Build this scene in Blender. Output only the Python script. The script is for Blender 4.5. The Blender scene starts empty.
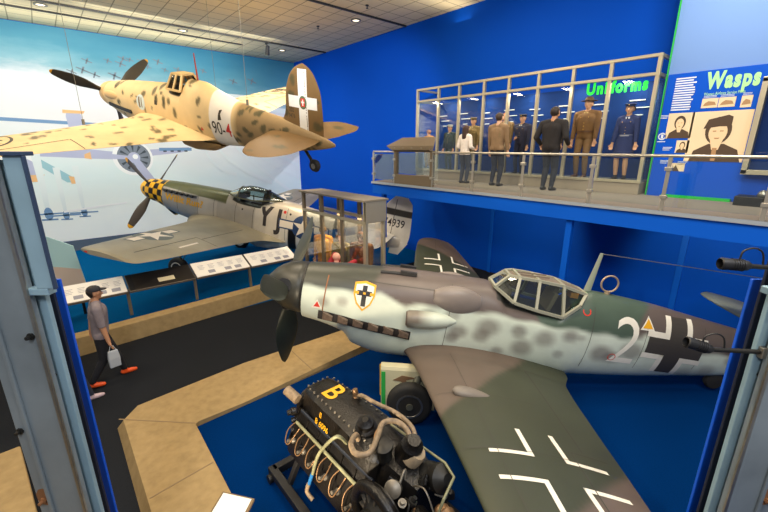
import bpy, bmesh, math, random
import numpy as np
from mathutils import Vector, Matrix, Euler
from mathutils.bvhtree import BVHTree
C = bpy.context.scene.collection
PI = math.pi
R = math.radians
rnd = random.Random(7)

# ------------------------------------------------------------------ materials
def lin(c):
    return tuple((v/255/12.92) if v/255 <= .04045 else ((v/255+.055)/1.055)**2.4 for v in c)
MATS = {}
def mat(name, col=(128, 128, 128), rough=.5, metal=0., noise=None, bump=None, emit=None, vcol=False, spec=.5, coat=0.):
    if name in MATS: return MATS[name]
    m = bpy.data.materials.new(name); m.use_nodes = True
    nt = m.node_tree; b = nt.nodes['Principled BSDF']
    c = lin(col)+(1,)
    b.inputs['Base Color'].default_value = c
    b.inputs['Roughness'].default_value = rough
    b.inputs['Metallic'].default_value = metal
    b.inputs['Specular IOR Level'].default_value = spec
    if coat: b.inputs['Coat Weight'].default_value = coat
    src = None
    if vcol:
        a = nt.nodes.new('ShaderNodeAttribute'); a.attribute_name = 'Col'; src = a.outputs['Color']
    if noise or bump:
        tc = nt.nodes.new('ShaderNodeTexCoord')
    if noise:
        n = nt.nodes.new('ShaderNodeTexNoise'); n.inputs['Scale'].default_value = noise[0]; n.inputs['Detail'].default_value = 5
        nt.links.new(tc.outputs['Object'], n.inputs['Vector'])
        mr = nt.nodes.new('ShaderNodeMapRange'); mr.inputs[1].default_value = .3; mr.inputs[2].default_value = .7
        mr.inputs[3].default_value = 1-noise[1]; mr.inputs[4].default_value = 1+noise[1]
        nt.links.new(n.outputs['Fac'], mr.inputs[0])
        mx = nt.nodes.new('ShaderNodeMix'); mx.data_type = 'RGBA'; mx.blend_type = 'MULTIPLY'; mx.inputs[0].default_value = 1
        mx.inputs[6].default_value = c
        if src: nt.links.new(src, mx.inputs[6])
        nt.links.new(mr.outputs[0], mx.inputs[7])
        src = mx.outputs[2]
    if src: nt.links.new(src, b.inputs['Base Color'])
    if bump:
        n2 = nt.nodes.new('ShaderNodeTexNoise'); n2.inputs['Scale'].default_value = bump[0]; n2.inputs['Detail'].default_value = 3
        nt.links.new(tc.outputs['Object'], n2.inputs['Vector'])
        bp = nt.nodes.new('ShaderNodeBump'); bp.inputs['Strength'].default_value = bump[1]; bp.inputs['Distance'].default_value = .01
        nt.links.new(n2.outputs['Fac'], bp.inputs['Height']); nt.links.new(bp.outputs[0], b.inputs['Normal'])
    if emit:
        b.inputs['Emission Color'].default_value = lin(emit[0])+(1,); b.inputs['Emission Strength'].default_value = emit[1]
    MATS[name] = m
    return m
def glass(name, tint=(235, 245, 245), gloss=.12):
    if name in MATS: return MATS[name]
    m = bpy.data.materials.new(name); m.use_nodes = True; nt = m.node_tree
    for n in list(nt.nodes): nt.nodes.remove(n)
    o = nt.nodes.new('ShaderNodeOutputMaterial'); t = nt.nodes.new('ShaderNodeBsdfTransparent'); g = nt.nodes.new('ShaderNodeBsdfGlossy')
    t.inputs[0].default_value = lin(tint)+(1,); g.inputs['Roughness'].default_value = .02
    f = nt.nodes.new('ShaderNodeFresnel'); f.inputs[0].default_value = 1.45
    mm = nt.nodes.new('ShaderNodeMath'); mm.operation = 'MULTIPLY_ADD'; mm.inputs[1].default_value = .8 if gloss > .1 else .35; mm.inputs[2].default_value = gloss*.2
    x = nt.nodes.new('ShaderNodeMixShader')
    nt.links.new(f.outputs[0], mm.inputs[0]); nt.links.new(mm.outputs[0], x.inputs[0]); nt.links.new(t.outputs[0], x.inputs[1]); nt.links.new(g.outputs[0], x.inputs[2]); nt.links.new(x.outputs[0], o.inputs[0])
    MATS[name] = m; return m

# ------------------------------------------------------------------ mesh builder
class MB:
    def __init__(s): s.v = []; s.f = []; s.m = []; s.col = None
    def add(s, vs, fs, mi=0):
        b = len(s.v); s.v += [tuple(v) for v in vs]; s.f += [tuple(i+b for i in f) for f in fs]; s.m += [mi]*len(fs); return s
    def box(s, c, d, rot=None, mi=0):
        vs = [Vector((x*d[0]/2, y*d[1]/2, z*d[2]/2)) for x in (-1, 1) for y in (-1, 1) for z in (-1, 1)]
        if rot is not None:
            M = Euler(rot).to_matrix() if not isinstance(rot, Matrix) else rot
            vs = [M@v for v in vs]
        vs = [v+Vector(c) for v in vs]
        return s.add(vs, [(0, 1, 3, 2), (4, 6, 7, 5), (0, 4, 5, 1), (2, 3, 7, 6), (0, 2, 6, 4), (1, 5, 7, 3)], mi)
    def bb(s, x0, x1, y0, y1, z0, z1, mi=0):
        return s.box(((x0+x1)/2, (y0+y1)/2, (z0+z1)/2), (abs(x1-x0), abs(y1-y0), abs(z1-z0)), None, mi)
    def beam(s, a, b, w, h, up=(0, 0, 1), mi=0):
        a = Vector(a); b = Vector(b); d = (b-a); L = d.length; d.normalize(); u = Vector(up)
        if abs(d.dot(u)) > .98: u = Vector((0, 1, 0)) if abs(d.y) < .9 else Vector((1, 0, 0))
        sd = d.cross(u).normalized(); u = sd.cross(d)
        M = Matrix((d, sd, u)).transposed()
        return s.box((a+b)/2, (L, w, h), M, mi)
    def tube(s, pts, r, n=10, mi=0, cap=True, smoothpath=0):
        P = [Vector(p) for p in pts]
        if smoothpath:
            Q = []
            for i in range(len(P)-1):
                p0 = P[max(i-1, 0)]; p1 = P[i]; p2 = P[i+1]; p3 = P[min(i+2, len(P)-1)]
                for k in range(smoothpath):
                    t = k/smoothpath
                    Q.append(.5*((2*p1)+(p2-p0)*t+(2*p0-5*p1+4*p2-p3)*t*t+(3*p1-p0-3*p2+p3)*t**3))
            Q.append(P[-1]); 
            if isinstance(r, (list, tuple)):
                r = list(np.interp(np.linspace(0, len(P)-1, len(Q)), range(len(P)), r))
            P = Q
        rs = r if isinstance(r, (list, tuple)) else [r]*len(P)
        rings = []; ref = None
        for i, p in enumerate(P):
            d = (P[min(i+1, len(P)-1)]-P[max(i-1, 0)]).normalized()
            if ref is None:
                ref = Vector((0, 0, 1)) if abs(d.z) < .9 else Vector((1, 0, 0))
            a = (ref-d*ref.dot(d)).normalized(); ref = a; b = d.cross(a)
            rings.append([p+(a*math.cos(2*PI*k/n)+b*math.sin(2*PI*k/n))*rs[i] for k in range(n)])
        return s.loft(rings, mi=mi, cap=cap)
    def loft(s, rings, closed=True, cap=True, mi=0):
        n = len(rings[0]); vs = [p for r in rings for p in r]; fs = []
        for i in range(len(rings)-1):
            for k in range(n if closed else n-1):
                a = i*n+k; b = i*n+(k+1) % n
                fs.append((a, b, b+n, a+n))
        if cap and closed:
            fs.append(tuple(range(n-1, -1, -1))); fs.append(tuple((len(rings)-1)*n+k for k in range(n)))
        return s.add(vs, fs, mi)
    def lathe(s, prof, o=(0, 0, 0), axis=(0, 0, 1), n=32, mi=0, sx=1., sy=1.):
        """prof: (distance along the axis, radius)"""
        z = Vector(axis).normalized(); x = Vector((1, 0, 0)) if abs(z.x) < .9 else Vector((0, 1, 0))
        x = (x-z*x.dot(z)).normalized(); y = z.cross(x); o = Vector(o)
        rings = [[o+z*h+(x*math.cos(2*PI*k/n)*sx+y*math.sin(2*PI*k/n)*sy)*max(r, 1e-4) for k in range(n)] for h, r in prof]
        return s.loft(rings, mi=mi)
    def prism(s, poly, z0, z1, mi=0, M=None):
        n = len(poly); vs = [Vector((p[0], p[1], z0)) for p in poly]+[Vector((p[0], p[1], z1)) for p in poly]
        if M is not None: vs = [M@v for v in vs]
        fs = [tuple(range(n-1, -1, -1)), tuple(range(n, 2*n))]+[(i, (i+1) % n, n+(i+1) % n, n+i) for i in range(n)]
        return s.add(vs, fs, mi)
    def sphere(s, c, r, n=12, mi=0, sc=(1, 1, 1)):
        rings = []
        for i in range(n+1):
            t = PI*i/n; q = max(math.sin(t), 1e-3)
            rings.append([(c[0]+r*sc[0]*q*math.cos(2*PI*k/(n*2)), c[1]+r*sc[1]*q*math.sin(2*PI*k/(n*2)), c[2]-r*sc[2]*math.cos(t)) for k in range(n*2)])
        return s.loft(rings, mi=mi)
    def build(s, name, mats, parent=None, loc=(0, 0, 0), smooth=None, bevel=0, col=None):
        me = bpy.data.meshes.new(name); me.from_pydata(s.v, [], s.f)
        if not isinstance(mats, (list, tuple)): mats = [mats]
        for m in mats: me.materials.append(m)
        me.polygons.foreach_set('material_index', s.m)
        bm = bmesh.new(); bm.from_mesh(me)
        bmesh.ops.recalc_face_normals(bm, faces=bm.faces); bm.to_mesh(me); bm.free()
        if smooth is not None:
            me.polygons.foreach_set('use_smooth', [True]*len(me.polygons)); me.set_sharp_from_angle(angle=R(smooth))
        if col is not None:
            a = me.color_attributes.new('Col', 'FLOAT_COLOR', 'POINT')
            P = np.array(s.v, float); cc = col(P)
            buf = np.ones((len(P), 4), np.float32); buf[:, :3] = cc; a.data.foreach_set('color', buf.ravel())
        o = bpy.data.objects.new(name, me); C.objects.link(o); o.location = loc
        if parent: o.parent = parent
        if bevel:
            bv = o.modifiers.new('bevel', 'BEVEL'); bv.width = bevel; bv.segments = 2; bv.limit_method = 'ANGLE'
        return o
def tag(o, label=None, cat=None, group=None, kind=None):
    if label: o['label'] = label
    if cat: o['category'] = cat
    if group: o['group'] = group
    if kind: o['kind'] = kind
    return o
def empty(name, loc, rot=(0, 0, 0), label=None, cat=None, group=None):
    o = bpy.data.objects.new(name, None); C.objects.link(o); o.location = loc; o.rotation_euler = rot
    o.empty_display_size = .1
    return tag(o, label, cat, group)
def struct(name, mb, m, **k):
    return tag(mb.build(name, m, **k), kind='structure')
def copy_tree(o, parent=None):
    c = o.copy(); C.objects.link(c)
    if parent: c.parent = parent
    for ch in list(o.children): copy_tree(ch, c)
    return c
def pchip(xs, ys, x):
    xs = np.array(xs, float); ys = np.array(ys, float)
    if xs[0] > xs[-1]: xs = xs[::-1]; ys = ys[::-1]
    h = np.diff(xs); d = np.diff(ys)/h; m = np.zeros(len(xs))
    for i in range(1, len(xs)-1):
        if d[i-1]*d[i] > 0:
            w1 = 2*h[i]+h[i-1]; w2 = h[i]+2*h[i-1]; m[i] = (w1+w2)/(w1/d[i-1]+w2/d[i])
    m[0] = d[0]; m[-1] = d[-1]
    x = np.clip(np.asarray(x, float), xs[0], xs[-1]); i = np.clip(np.searchsorted(xs, x)-1, 0, len(h)-1)
    t = (x-xs[i])/h[i]
    return (2*t**3-3*t**2+1)*ys[i]+(t**3-2*t**2+t)*h[i]*m[i]+(-2*t**3+3*t**2)*ys[i+1]+(t**3-t**2)*h[i]*m[i+1]

# ------------------------------------------------------------------ lettering and painted marks
_txt = {}
def text2d(body, size, bold=.0, shear=0., sx=1., space=1.):
    """flat outline of lettering as (verts, faces), centred"""
    cu = bpy.data.curves.new('lettering', 'FONT'); cu.body = body; cu.size = size; cu.align_x = 'CENTER'; cu.align_y = 'CENTER'; cu.offset = bold*size; cu.shear = shear; cu.space_character = space
    cu.resolution_u = 4
    o = bpy.data.objects.new('lettering', cu); C.objects.link(o)
    bpy.context.view_layer.update()
    me = o.evaluated_get(bpy.context.evaluated_depsgraph_get()).to_mesh()
    vs = [(v.co.x*sx, v.co.y) for v in me.vertices]; fs = [tuple(p.vertices) for p in me.polygons]
    o.to_mesh_clear(); bpy.data.objects.remove(o); bpy.data.curves.remove(cu)
    return vs, fs
def polys2d(*polys):
    vs = []; fs = []
    for p in polys:
        b = len(vs); vs += [tuple(q) for q in p]; fs.append(tuple(range(b, b+len(p))))
    return vs, fs
def rect(x0, x1, y0, y1): return [(x0, y0), (x1, y0), (x1, y1), (x0, y1)]
def circ(cx, cy, r, n=28, r2=None): return [(cx+r*math.cos(2*PI*k/n), cy+(r2 or r)*math.sin(2*PI*k/n)) for k in range(n)]
def ringpolys(cx, cy, r0, r1, n=28, a0=0, a1=2*PI):
    out = []
    for k in range(n):
        a = a0+(a1-a0)*k/n; b = a0+(a1-a0)*(k+1)/n
        out.append([(cx+r0*math.cos(a), cy+r0*math.sin(a)), (cx+r1*math.cos(a), cy+r1*math.sin(a)), (cx+r1*math.cos(b), cy+r1*math.sin(b)), (cx+r0*math.cos(b), cy+r0*math.sin(b))])
    return out
def star(cx, cy, r, rot=PI/2):
    return [(cx+(r if k % 2 == 0 else r*.382)*math.cos(rot+k*PI/5), cy+(r if k % 2 == 0 else r*.382)*math.sin(rot+k*PI/5)) for k in range(10)]
def decal(name, layers, target, o, u, v, n, mats, parent=None, step=.05, off=.004, label=None):
    """paint marks: each layer (verts, faces, material index) is cut fine and laid on the target's surface along -n"""
    parent = parent or target
    bvh = BVHTree.FromPolygons([vv.co for vv in target.data.vertices], [tuple(p.vertices) for p in target.data.polygons])
    o, u, v, n = Vector(o), Vector(u), Vector(v), Vector(n).normalized()
    mb = MB()
    for li, (vs, fs, mi) in enumerate(layers):
        bm = bmesh.new(); bv = [bm.verts.new((p[0], p[1], 0)) for p in vs]
        for f in fs:
            try: bm.faces.new([bv[i] for i in f])
            except ValueError: pass
        bmesh.ops.triangulate(bm, faces=bm.faces)
        xs = [p[0] for p in vs]; ys = [p[1] for p in vs]
        if step:
            for ax, lo, hi in ((0, min(xs), max(xs)), (1, min(ys), max(ys))):
                k = lo+step
                while k < hi:
                    no = (1, 0, 0) if ax == 0 else (0, 1, 0); co = (k, 0, 0) if ax == 0 else (0, k, 0)
                    bmesh.ops.bisect_plane(bm, geom=bm.verts[:]+bm.edges[:]+bm.faces[:], plane_co=co, plane_no=no); k += step
        bm.verts.index_update(); pos = []; ok = []
        for q in bm.verts:
            p = o+u*q.co.x+v*q.co.y
            loc, no, idx, d = bvh.ray_cast(p+n*3, -n)
            if loc is None: ok.append(False); pos.append(p); continue
            if no.dot(n) < 0: no = -no
            ok.append(no.dot(n) > .08); pos.append(loc+(no*.6+n*.4)*(off+.0015*li))
        fl = [tuple(x.index for x in f.verts) for f in bm.faces if all(ok[x.index] for x in f.verts)]
        bm.free()
        if fl: mb.add(pos, fl, mi)
    ob = mb.build(name, mats, parent)
    if label: ob['label'] = label
    return ob
def sheet(mb, vs, fs, o, u, v, mi=0, off=0, n=(0, 0, 0)):
    o, u, v, n = Vector(o), Vector(u), Vector(v), Vector(n)
    mb.add([o+u*p[0]+v*p[1]+n*off for p in vs], fs, mi)

# ------------------------------------------------------------------ aircraft surfaces
def fuselage_rings(rows, step=.04, N=80):
    """rows: (x, z_top, z_bottom, half_width, z_widest, n_top, n_bottom)"""
    rows = sorted(rows); A = np.array(rows, float); xs = np.arange(A[0, 0], A[-1, 0]+1e-6, step)
    cols = [pchip(A[:, 0], A[:, k], xs) for k in range(1, 7)]
    rings = []
    for i, x in enumerate(xs):
        zt, zb, w, zm, nt, nb = [c[i] for c in cols]; ring = []
        for k in range(N):
            t = 2*PI*k/N; c, s = math.cos(t), math.sin(t); n = nt if s >= 0 else nb
            y = w*math.copysign(abs(c)**(2/n), c); h = (zt-zm) if s >= 0 else (zm-zb)
            ring.append((x, y, zm+h*math.copysign(abs(s)**(2/n), s)))
        rings.append(ring)
    return rings
def wing_rings(le, te, zz, tc, s0, s1, step, side, N=36, camber=.02, vertical=False):
    """le/te/zz/tc: lists of (span, value)"""
    S = list(np.arange(s0, s1-.3, step))+list(s1-.3*np.cos(np.linspace(0, PI/2, 12))**1.0)
    f = lambda tab, s: float(pchip([a for a, b in tab], [b for a, b in tab], s))
    rings = []
    for s in S:
        L, T, z, t = f(le, s), f(te, s), f(zz, s), f(tc, s); c = L-T; ring = []
        for k in range(2*N):
            th = PI*k/N; q = .5*(1-math.cos(th)) if k <= N else .5*(1-math.cos(2*PI-th))
            yt = 5*t*(.2969*math.sqrt(q)-.126*q-.3516*q*q+.2843*q**3-.1015*q**4)*c
            yc = camber*4*q*(1-q)*c; h = yc+yt if k <= N else yc-yt
            ring.append((L-q*c, h, s) if vertical else (L-q*c, side*s, z+h))
        rings.append(ring)
    return rings
def blend(a, b, t):
    t = np.clip(t, 0, 1)[:, None]; return a*(1-t)+b*t
def wob(x, y, s=1., k=0.):
    return (np.sin(x*3.1*s+1.7+k)+np.sin(y*4.3*s+x*1.3*s+.6+k)+np.sin(x*7.7*s-y*2.9*s+k*2))/3
def blade_mesh(L, w, hubr, twist0=55, twist1=20, tipround=.0, tipw=.35, tip_len=0.):
    """propeller blade along +z of its own frame, pitch axis z, chord along y twisting towards x; material 1 on its tip"""
    mb = MB(); rings = []; n = 14; Z = np.linspace(0, 1, 26)
    for t in Z:
        r = hubr+(L-hubr)*t
        cw = w*min(.35+1.6*t, 1)*(1 if t < .55 else 1-(1-tipw)*((t-.55)/.45)**1.6)
        if t > .93: cw *= math.sqrt(max(1-((t-.93)/.075)**2, .02))
        th = max(.05*(1-t)**1.5, .010); a = R(twist0+(twist1-twist0)*t**.6); ring = []
        for k in range(n):
            p = 2*PI*k/n; cy, cx = cw/2*math.cos(p), th/2*math.sin(p)*1.6
            ring.append((cx*math.cos(a)+cy*math.sin(a)*1.0, cy*math.cos(a)-cx*math.sin(a), r))
        rings.append(ring)
    mb.loft(rings)
    if tip_len:
        for i, f in enumerate(mb.f):
            if min(mb.v[j][2] for j in f) > L-tip_len: mb.m[i] = 1
    return mb
def add_blade(mb, name, mats, parent, x, ang):
    """ang: direction in the propeller disc, measured from +y (port) towards +z"""
    o = mb.build(name, mats, parent, smooth=40)
    a = R(ang); d = Vector((0, math.cos(a), math.sin(a)))
    M = Matrix((Vector((1, 0, 0)), d.cross(Vector((1, 0, 0))), d)).transposed()
    o.rotation_euler = M.to_euler(); o.location = (x, 0, 0)
    return o
def plane_root(pos, ypr, base_local, label):
    rot = Euler((R(ypr[2]), R(ypr[1]), R(ypr[0])))
    b = Vector(base_local); w = Vector(pos)+rot.to_matrix()@b
    o = empty('fighter_plane', w, rot, label, 'plane')
    o['_b'] = 0; del o['_b']
    return o, -b
SIDE = lambda x, z: dict(o=(x, 0, z), u=(-1, 0, 0), v=(0, 0, 1), n=(0, 1, 0))

# ================================================================== AIRCRAFT
rubber = mat('rubber', (28, 27, 26), .75, noise=(8, .2))
steel = mat('bare_steel', (150, 148, 142), .35, .9, noise=(12, .15))
darksteel = mat('dark_steel', (45, 44, 42), .45, .6, noise=(10, .2))
blackpaint = mat('black_paint', (24, 24, 26), .5)
whitepaint = mat('white_paint', (226, 222, 210), .55, noise=(9, .05))
yellowpaint = mat('yellow_paint', (222, 164, 24), .5)
redpaint = mat('red_paint', (205, 48, 34), .5)
canopyglass = glass('canopy_glass', (205, 222, 220), .5)
cockpitdark = mat('cockpit_dark', (44, 42, 40), .7)
def main_gear(root, off, top, wheel, r, w, side, legm, doorm=None, hub=steel):
    top = Vector(top); wheel = Vector(wheel)
    mb = MB(); mb.tube([top, top.lerp(wheel, .55)], .06, 14); mb.tube([top.lerp(wheel, .5), wheel+Vector((0, -side*.02, .02))], .04, 14)
    mb.tube([wheel+Vector((0, -side*.05, .0)), wheel+Vector((0, side*(w/2+.02), 0))], .05, 12)
    k = top.lerp(wheel, .45); k2 = top.lerp(wheel, .85); mb.tube([k+Vector((-.07, 0, 0)), (k+k2)/2+Vector((-.17, 0, 0)), k2+Vector((-.06, 0, 0))], .018, 8)
    leg = mb.build('landing_gear_leg', legm, root, off, smooth=40)
    mb = MB(); c = wheel+Vector((0, side*.0, 0))
    mb.lathe([(-w/2, r*.55), (-w/2, r*.8), (-w*.42, r*.93), (-w*.2, r*.99), (0, r), (w*.2, r*.99), (w*.42, r*.93), (w/2, r*.8), (w/2, r*.55)], c, (0, 1, 0), 40)
    wh = mb.build('wheel', rubber, leg, smooth=50)
    mb = MB(); mb.lathe([(-w*.53, .02), (-w*.53, r*.58), (w*.53, r*.58), (w*.53, r*.5), (w*.25, r*.42), (w*.3, r*.16), (w*.52, r*.14), (w*.52, .01)], c, (0, side, 0), 30)
    for q in range(6): mb.lathe([(w*.2, r*.05), (w*.36, r*.05)], c+Vector((r*.3*math.cos(q*PI/3), 0, r*.3*math.sin(q*PI/3))), (0, side, 0), 8)
    hb = mb.build('wheel_hub', hub, leg, smooth=40)
    if doorm:
        mb = MB(); d = (wheel-top); n = 10; rings = []
        for i in range(n+1):
            t = i/n*.72; p = top+d*t; hw = .13+.06*math.sin(t*3)
            rings.append([p+Vector((a*hw, side*(.10+.03*(1-a*a)), 0)) for a in (-1, -.6, 0, .6, 1)]+[p+Vector((a*hw, side*(.085+.03*(1-a*a)), 0)) for a in (1, .6, 0, -.6, -1)])
        mb.loft(rings); mb.build('gear_door', doorm, root, off, smooth=40)

# ---------------------------------------------------------------- grey fighter with black crosses
def build_grey_fighter():
    root, off = plane_root((2.45, 5.65, 1.9), (136.6, -8.4, 1.0), (-3.4, 0, -1.43), 'grey mottled fighter with white 2 and black cross in the foreground')
    PALE, PURP, GREEN, DGREEN = (np.array(lin(c)) for c in ((200, 210, 196), (92, 82, 78), (70, 86, 74), (58, 61, 53)))
    r2 = random.Random(5)
    blobs = [(-r2.uniform(2.9, 8.4), r2.uniform(-.45, .35), r2.uniform(.07, .17), r2.uniform(.6, 1)) for _ in range(26)]
    blobs += [(-3.05, -.16, .13, 1), (-3.5, -.02, .17, 1), (-3.95, -.02, .12, 1), (-4.35, -.08, .16, .9), (-4.75, .02, .13, 1), (-5.3, -.2, .17, 1), (-5.75, -.1, .16, .9), (-.95, -.02, .1, .9), (-1.25, .03, .09, .8), (-2.55, .02, .12, 1)]
    def fcol(P):
        x, y, z = P.T; c = np.tile(PALE, (len(P), 1)); w = wob(x, z, 1.4)*.05
        for bx, bz, br, s in blobs:
            d = np.hypot((x-bx)*.9, (z-bz)*1.1)/br
            c = blend(c, PURP*1.15, np.clip((1.25-d+w*3)*1.4, 0, 1)*.66*s*(np.abs(y) > .05)*(x < -.7))
        zs = np.interp(-x, [0, .6, 1.3, 1.8, 2.2, 2.8, 3.5, 4.2, 5.0, 5.5, 5.9, 6.6, 9], [-.6, .16, .2, .22, .10, .22, .20, .16, .10, .08, .20, .02, .05])
        up = np.clip((z-zs+w)/.07+.5, 0, 1)
        seg = np.clip((-x-4.15+.5*(z-.3)+w*2)/.06, 0, 1)*np.clip((5.75+.5*(z-.2)+x+w*2)/.06, 0, 1)
        nose = np.clip((1.65+x+.6*(z-.2)+w*2)/.1, 0, 1)
        u = blend(blend(np.tile(PURP, (len(P), 1)), np.tile(GREEN, (len(P), 1)), seg), np.tile(DGREEN, (len(P), 1)), nose)
        c = blend(c, u, up)
        cock = (x < -3.55) & (x > -4.72) & (np.abs(y) < .34) & (z > .1) & (z < .56)
        c[cock] = lin((40, 40, 38))
        return c
    skin = mat('grey_fighter_skin', vcol=True, rough=.42, noise=(3.5, .07))
    rows = [(-.60, .42, -.47, .425, -.02, 2, 2), (-.95, .46, -.53, .44, -.02, 2.05, 2.05), (-1.3, .50, -.64, .455, -.03, 2.1, 2.1), (-1.45, .505, -.80, .46, -.03, 2.1, 2.3), (-2.04, .545, -.90, .47, -.03, 2.15, 2.4),
            (-2.7, .56, -.86, .47, -.03, 2.2, 2.4), (-3.40, .57, -.80, .46, -.03, 2.2, 2.3), (-3.60, .50, -.79, .455, -.03, 2.6, 2.3), (-3.72, .36, -.78, .45, -.03, 3.2, 2.3), (-4.5, .30, -.79, .43, 0, 3.2, 2.2), (-4.66, .46, -.80, .42, 0, 2.6, 2.1), (-4.85, .60, -.80, .41, 0, 2.1, 2.1),
            (-5.05, .665, -.78, .395, .02, 2, 2), (-5.87, .62, -.68, .345, .05, 2, 2), (-6.87, .49, -.52, .265, .07, 2, 2), (-7.47, .41, -.42, .20, .08, 2, 2), (-8.3, .3, -.22, .10, .1, 2, 2), (-8.75, .24, -.05, .03, .1, 2, 2)]
    mb = MB(); mb.loft(fuselage_rings(rows, .03, 96))
    fus = mb.build('fuselage', skin, root, off, smooth=60, col=fcol)
    # engine cowling panel lines and small hatches
    def seam(name, pts, w=.012):
        polys = []
        for a, b in zip(pts[:-1], pts[1:]):
            d = Vector((b[0]-a[0], b[1]-a[1])).normalized(); n = Vector((-d.y, d.x))*w/2
            polys.append([(a[0]+n.x, a[1]+n.y), (b[0]+n.x, b[1]+n.y), (b[0]-n.x, b[1]-n.y), (a[0]-n.x, a[1]-n.y)])
        return polys2d(*polys)+(0,)
    seamm = mat('panel_seam', (72, 70, 64), .7); brown = mat('primer_brown', (142, 92, 58), .7); grime = mat('grey_paint', (96, 90, 86), .6)
    S = SIDE(0, 0)
    for sq, wd, mm in (([(.98, .36), (.96, -.2)], .018, brown), ([(2.86, .5), (2.86, -.5)], .008, seamm), ([(1.0, .36), (2.8, .40)], .007, seamm), ([(5.05, .5), (5.05, -.5)], .008, seamm), ([(5.9, .5), (5.9, -.4)], .007, seamm), ([(6.85, .4), (6.85, -.3)], .007, seamm)):
        decal('panel_line', [seam('a', sq, wd)], fus, mats=[mm], **S)
    # spinner and its three blades
    spm = mat('spinner_dark', (46, 47, 42), .42, noise=(5, .12))
    mb = MB(); mb.lathe([(-.585, .02), (-.585, .405), (-.57, .415), (-.5, .412), (-.4, .40), (-.3, .372), (-.2, .325), (-.1, .25), (-.03, .17), (.03, .10), (.055, .05), (.06, .01)], (0, 0, 0), (1, 0, 0), 56)
    sp = mb.build('spinner', spm, root, off, smooth=40)
    mb = MB(); mb.lathe([(-.612, .02), (-.612, .415), (-.588, .41), (-.588, .02)], (0, 0, 0), (1, 0, 0), 56); mb.build('gap_ring', blackpaint, sp, smooth=30)
    bm_ = mat('blade_green', (38, 43, 34), .4, noise=(4, .12))
    for a in (-95, 17, 142): mb = MB(); mb.lathe([(.30, .115), (.412, .115)], (-.33, 0, 0), (0, math.cos(R(a)), math.sin(R(a))), 20); mb.build('blade_socket', blackpaint, sp, smooth=40)
    for a in (-95, 17, 142): add_blade(blade_mesh(1.5, .42, .30, -62, -30, tipw=.25), 'propeller_blade', bm_, sp, -.33, a)
    # wings
    WG, WP = np.array(lin((54, 58, 43))), np.array(lin((92, 80, 71)))
    def wcol(P):
        x, y, z = P.T; s = np.abs(y); w = wob(x, y, 1.1)*.06
        ln = np.clip((s-(2.35+(x+2.6)*1.25)+w)/.10+.5, 0, 1); l2 = np.clip((s-(4.25+(x+2.65)*.85)+w)/.1+.5, 0, 1)
        c = blend(blend(np.tile(WP, (len(P), 1)), np.tile(WG, (len(P), 1)), ln), np.tile(WP*1.05, (len(P), 1)), l2)
        under = np.clip((-z+(-.74+.17*s)-.07)/.03, 0, 1); return blend(c, np.array(lin((150, 168, 170))), under)
    wskin = mat('grey_fighter_wing', vcol=True, rough=.45, noise=(2.5, .08))
    for side, nm in ((1, 'port'), (-1, 'starboard')):
        dx = .0 if side > 0 else .07
        le = [(.25, -2.26), (.5, -2.36), (1, -2.45), (2, -2.58), (3, -2.71), (4, -2.84), (4.6, -2.96), (4.85, -3.12), (4.96, -3.4)]; le = [(a, b+dx*a) for a, b in le]
        te = [(.25, -4.90), (.45, -4.86), (.6, -4.78), (.8, -4.68), (1.2, -4.57), (2, -4.42), (3, -4.25), (4, -4.06), (4.6, -3.92), (4.85, -3.78), (4.96, -3.56)]; te = [(a, b+dx*a) for a, b in te]
        zz = [(.25, -.67), (.6, -.645), (1, -.56), (2.5, -.30), (4.96, .11)]
        tc = [(.25, .17), (.6, .145), (1, .14), (3, .125), (4.96, .10)]
        mb = MB(); mb.loft(wing_rings(le, te, zz, tc, .25, 4.96, .035, side, 44))
        wg = mb.build('wing', wskin, root, off, smooth=50, col=wcol); wg['label'] = nm+' wing'
        T = dict(o=(0, 0, 0), u=(-1, 0, 0), v=(0, side, 0), n=(0, 0, 1))
        t = .048; cx, cy = 3.50-dx*3.1, 3.10; g = .145; L = .40; L2 = .42
        br = []
        for sx in (-1, 1):
            for sy in (-1, 1):
                a = cx+sx*g; b = cy+sy*g
                br += [rect(*sorted((a, a+sx*L)), *sorted((b, b+sy*t))), rect(*sorted((a, a+sx*t)), *sorted((b, b+sy*L2)))]
        decal('wing_cross', [polys2d(*br)+(0,)], wg, mats=[whitepaint], **T)
        decal('aileron_line', [seam('a', [(3.66, 4.75), (3.78, 2.75), (4.15, 2.75)]), seam('b', [(3.92, 2.7), (4.05, .75), (4.45, .75)]), seam('c', [(2.95, .65), (3.1, 4.7)], .006), seam('d', [(2.4, 1.9), (3.8, 1.9)], .006), seam('e', [(2.46, 2.9), (3.7, 2.9)], .006)], wg, mats=[seamm], **T)
        if side > 0:
            # bulge over the wheel bay
            bz = BVHTree.FromPolygons([q.co for q in wg.data.vertices], [tuple(q.vertices) for q in wg.data.polygons]).ray_cast(Vector((-3.0, 1.98, 3)), Vector((0, 0, -1)))[0].z
            mb = MB(); rings = []
            for i in range(17):
                q = i/16*2-1; rr = math.sqrt(max(1-q*q, 1e-4)); rings.append([(-3.02-.24*q, 1.90+(.085-.03*q)*rr*math.cos(a), bz-.012*q+((.06-.025*q)*rr*math.sin(a)-.012)) for a in np.linspace(0, 2*PI, 17)[:-1]])
            mb.loft(rings); mb.build('wheel_bulge', mat('bulge_grey', (112, 105, 98), .5, noise=(4, .1)), wg, smooth=60)
    # fuel marks on the flap roots and numbers
    mb = decal('numeral', [text2d('2', 1.10, -.004, sx=.86)+(0,)], fus, mats=[whitepaint], o=(-5.62, 0, .0), u=(-1, 0, 0), v=(0, 0, 1), n=(0, 1, 0), label='white numeral 2')
    t = .055; g = .135; L = .33; cr = []
    blk = [rect(-g, g, -.46, .46), rect(-.46, -g, -g, g), rect(g, .46, -g, g)]
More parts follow.
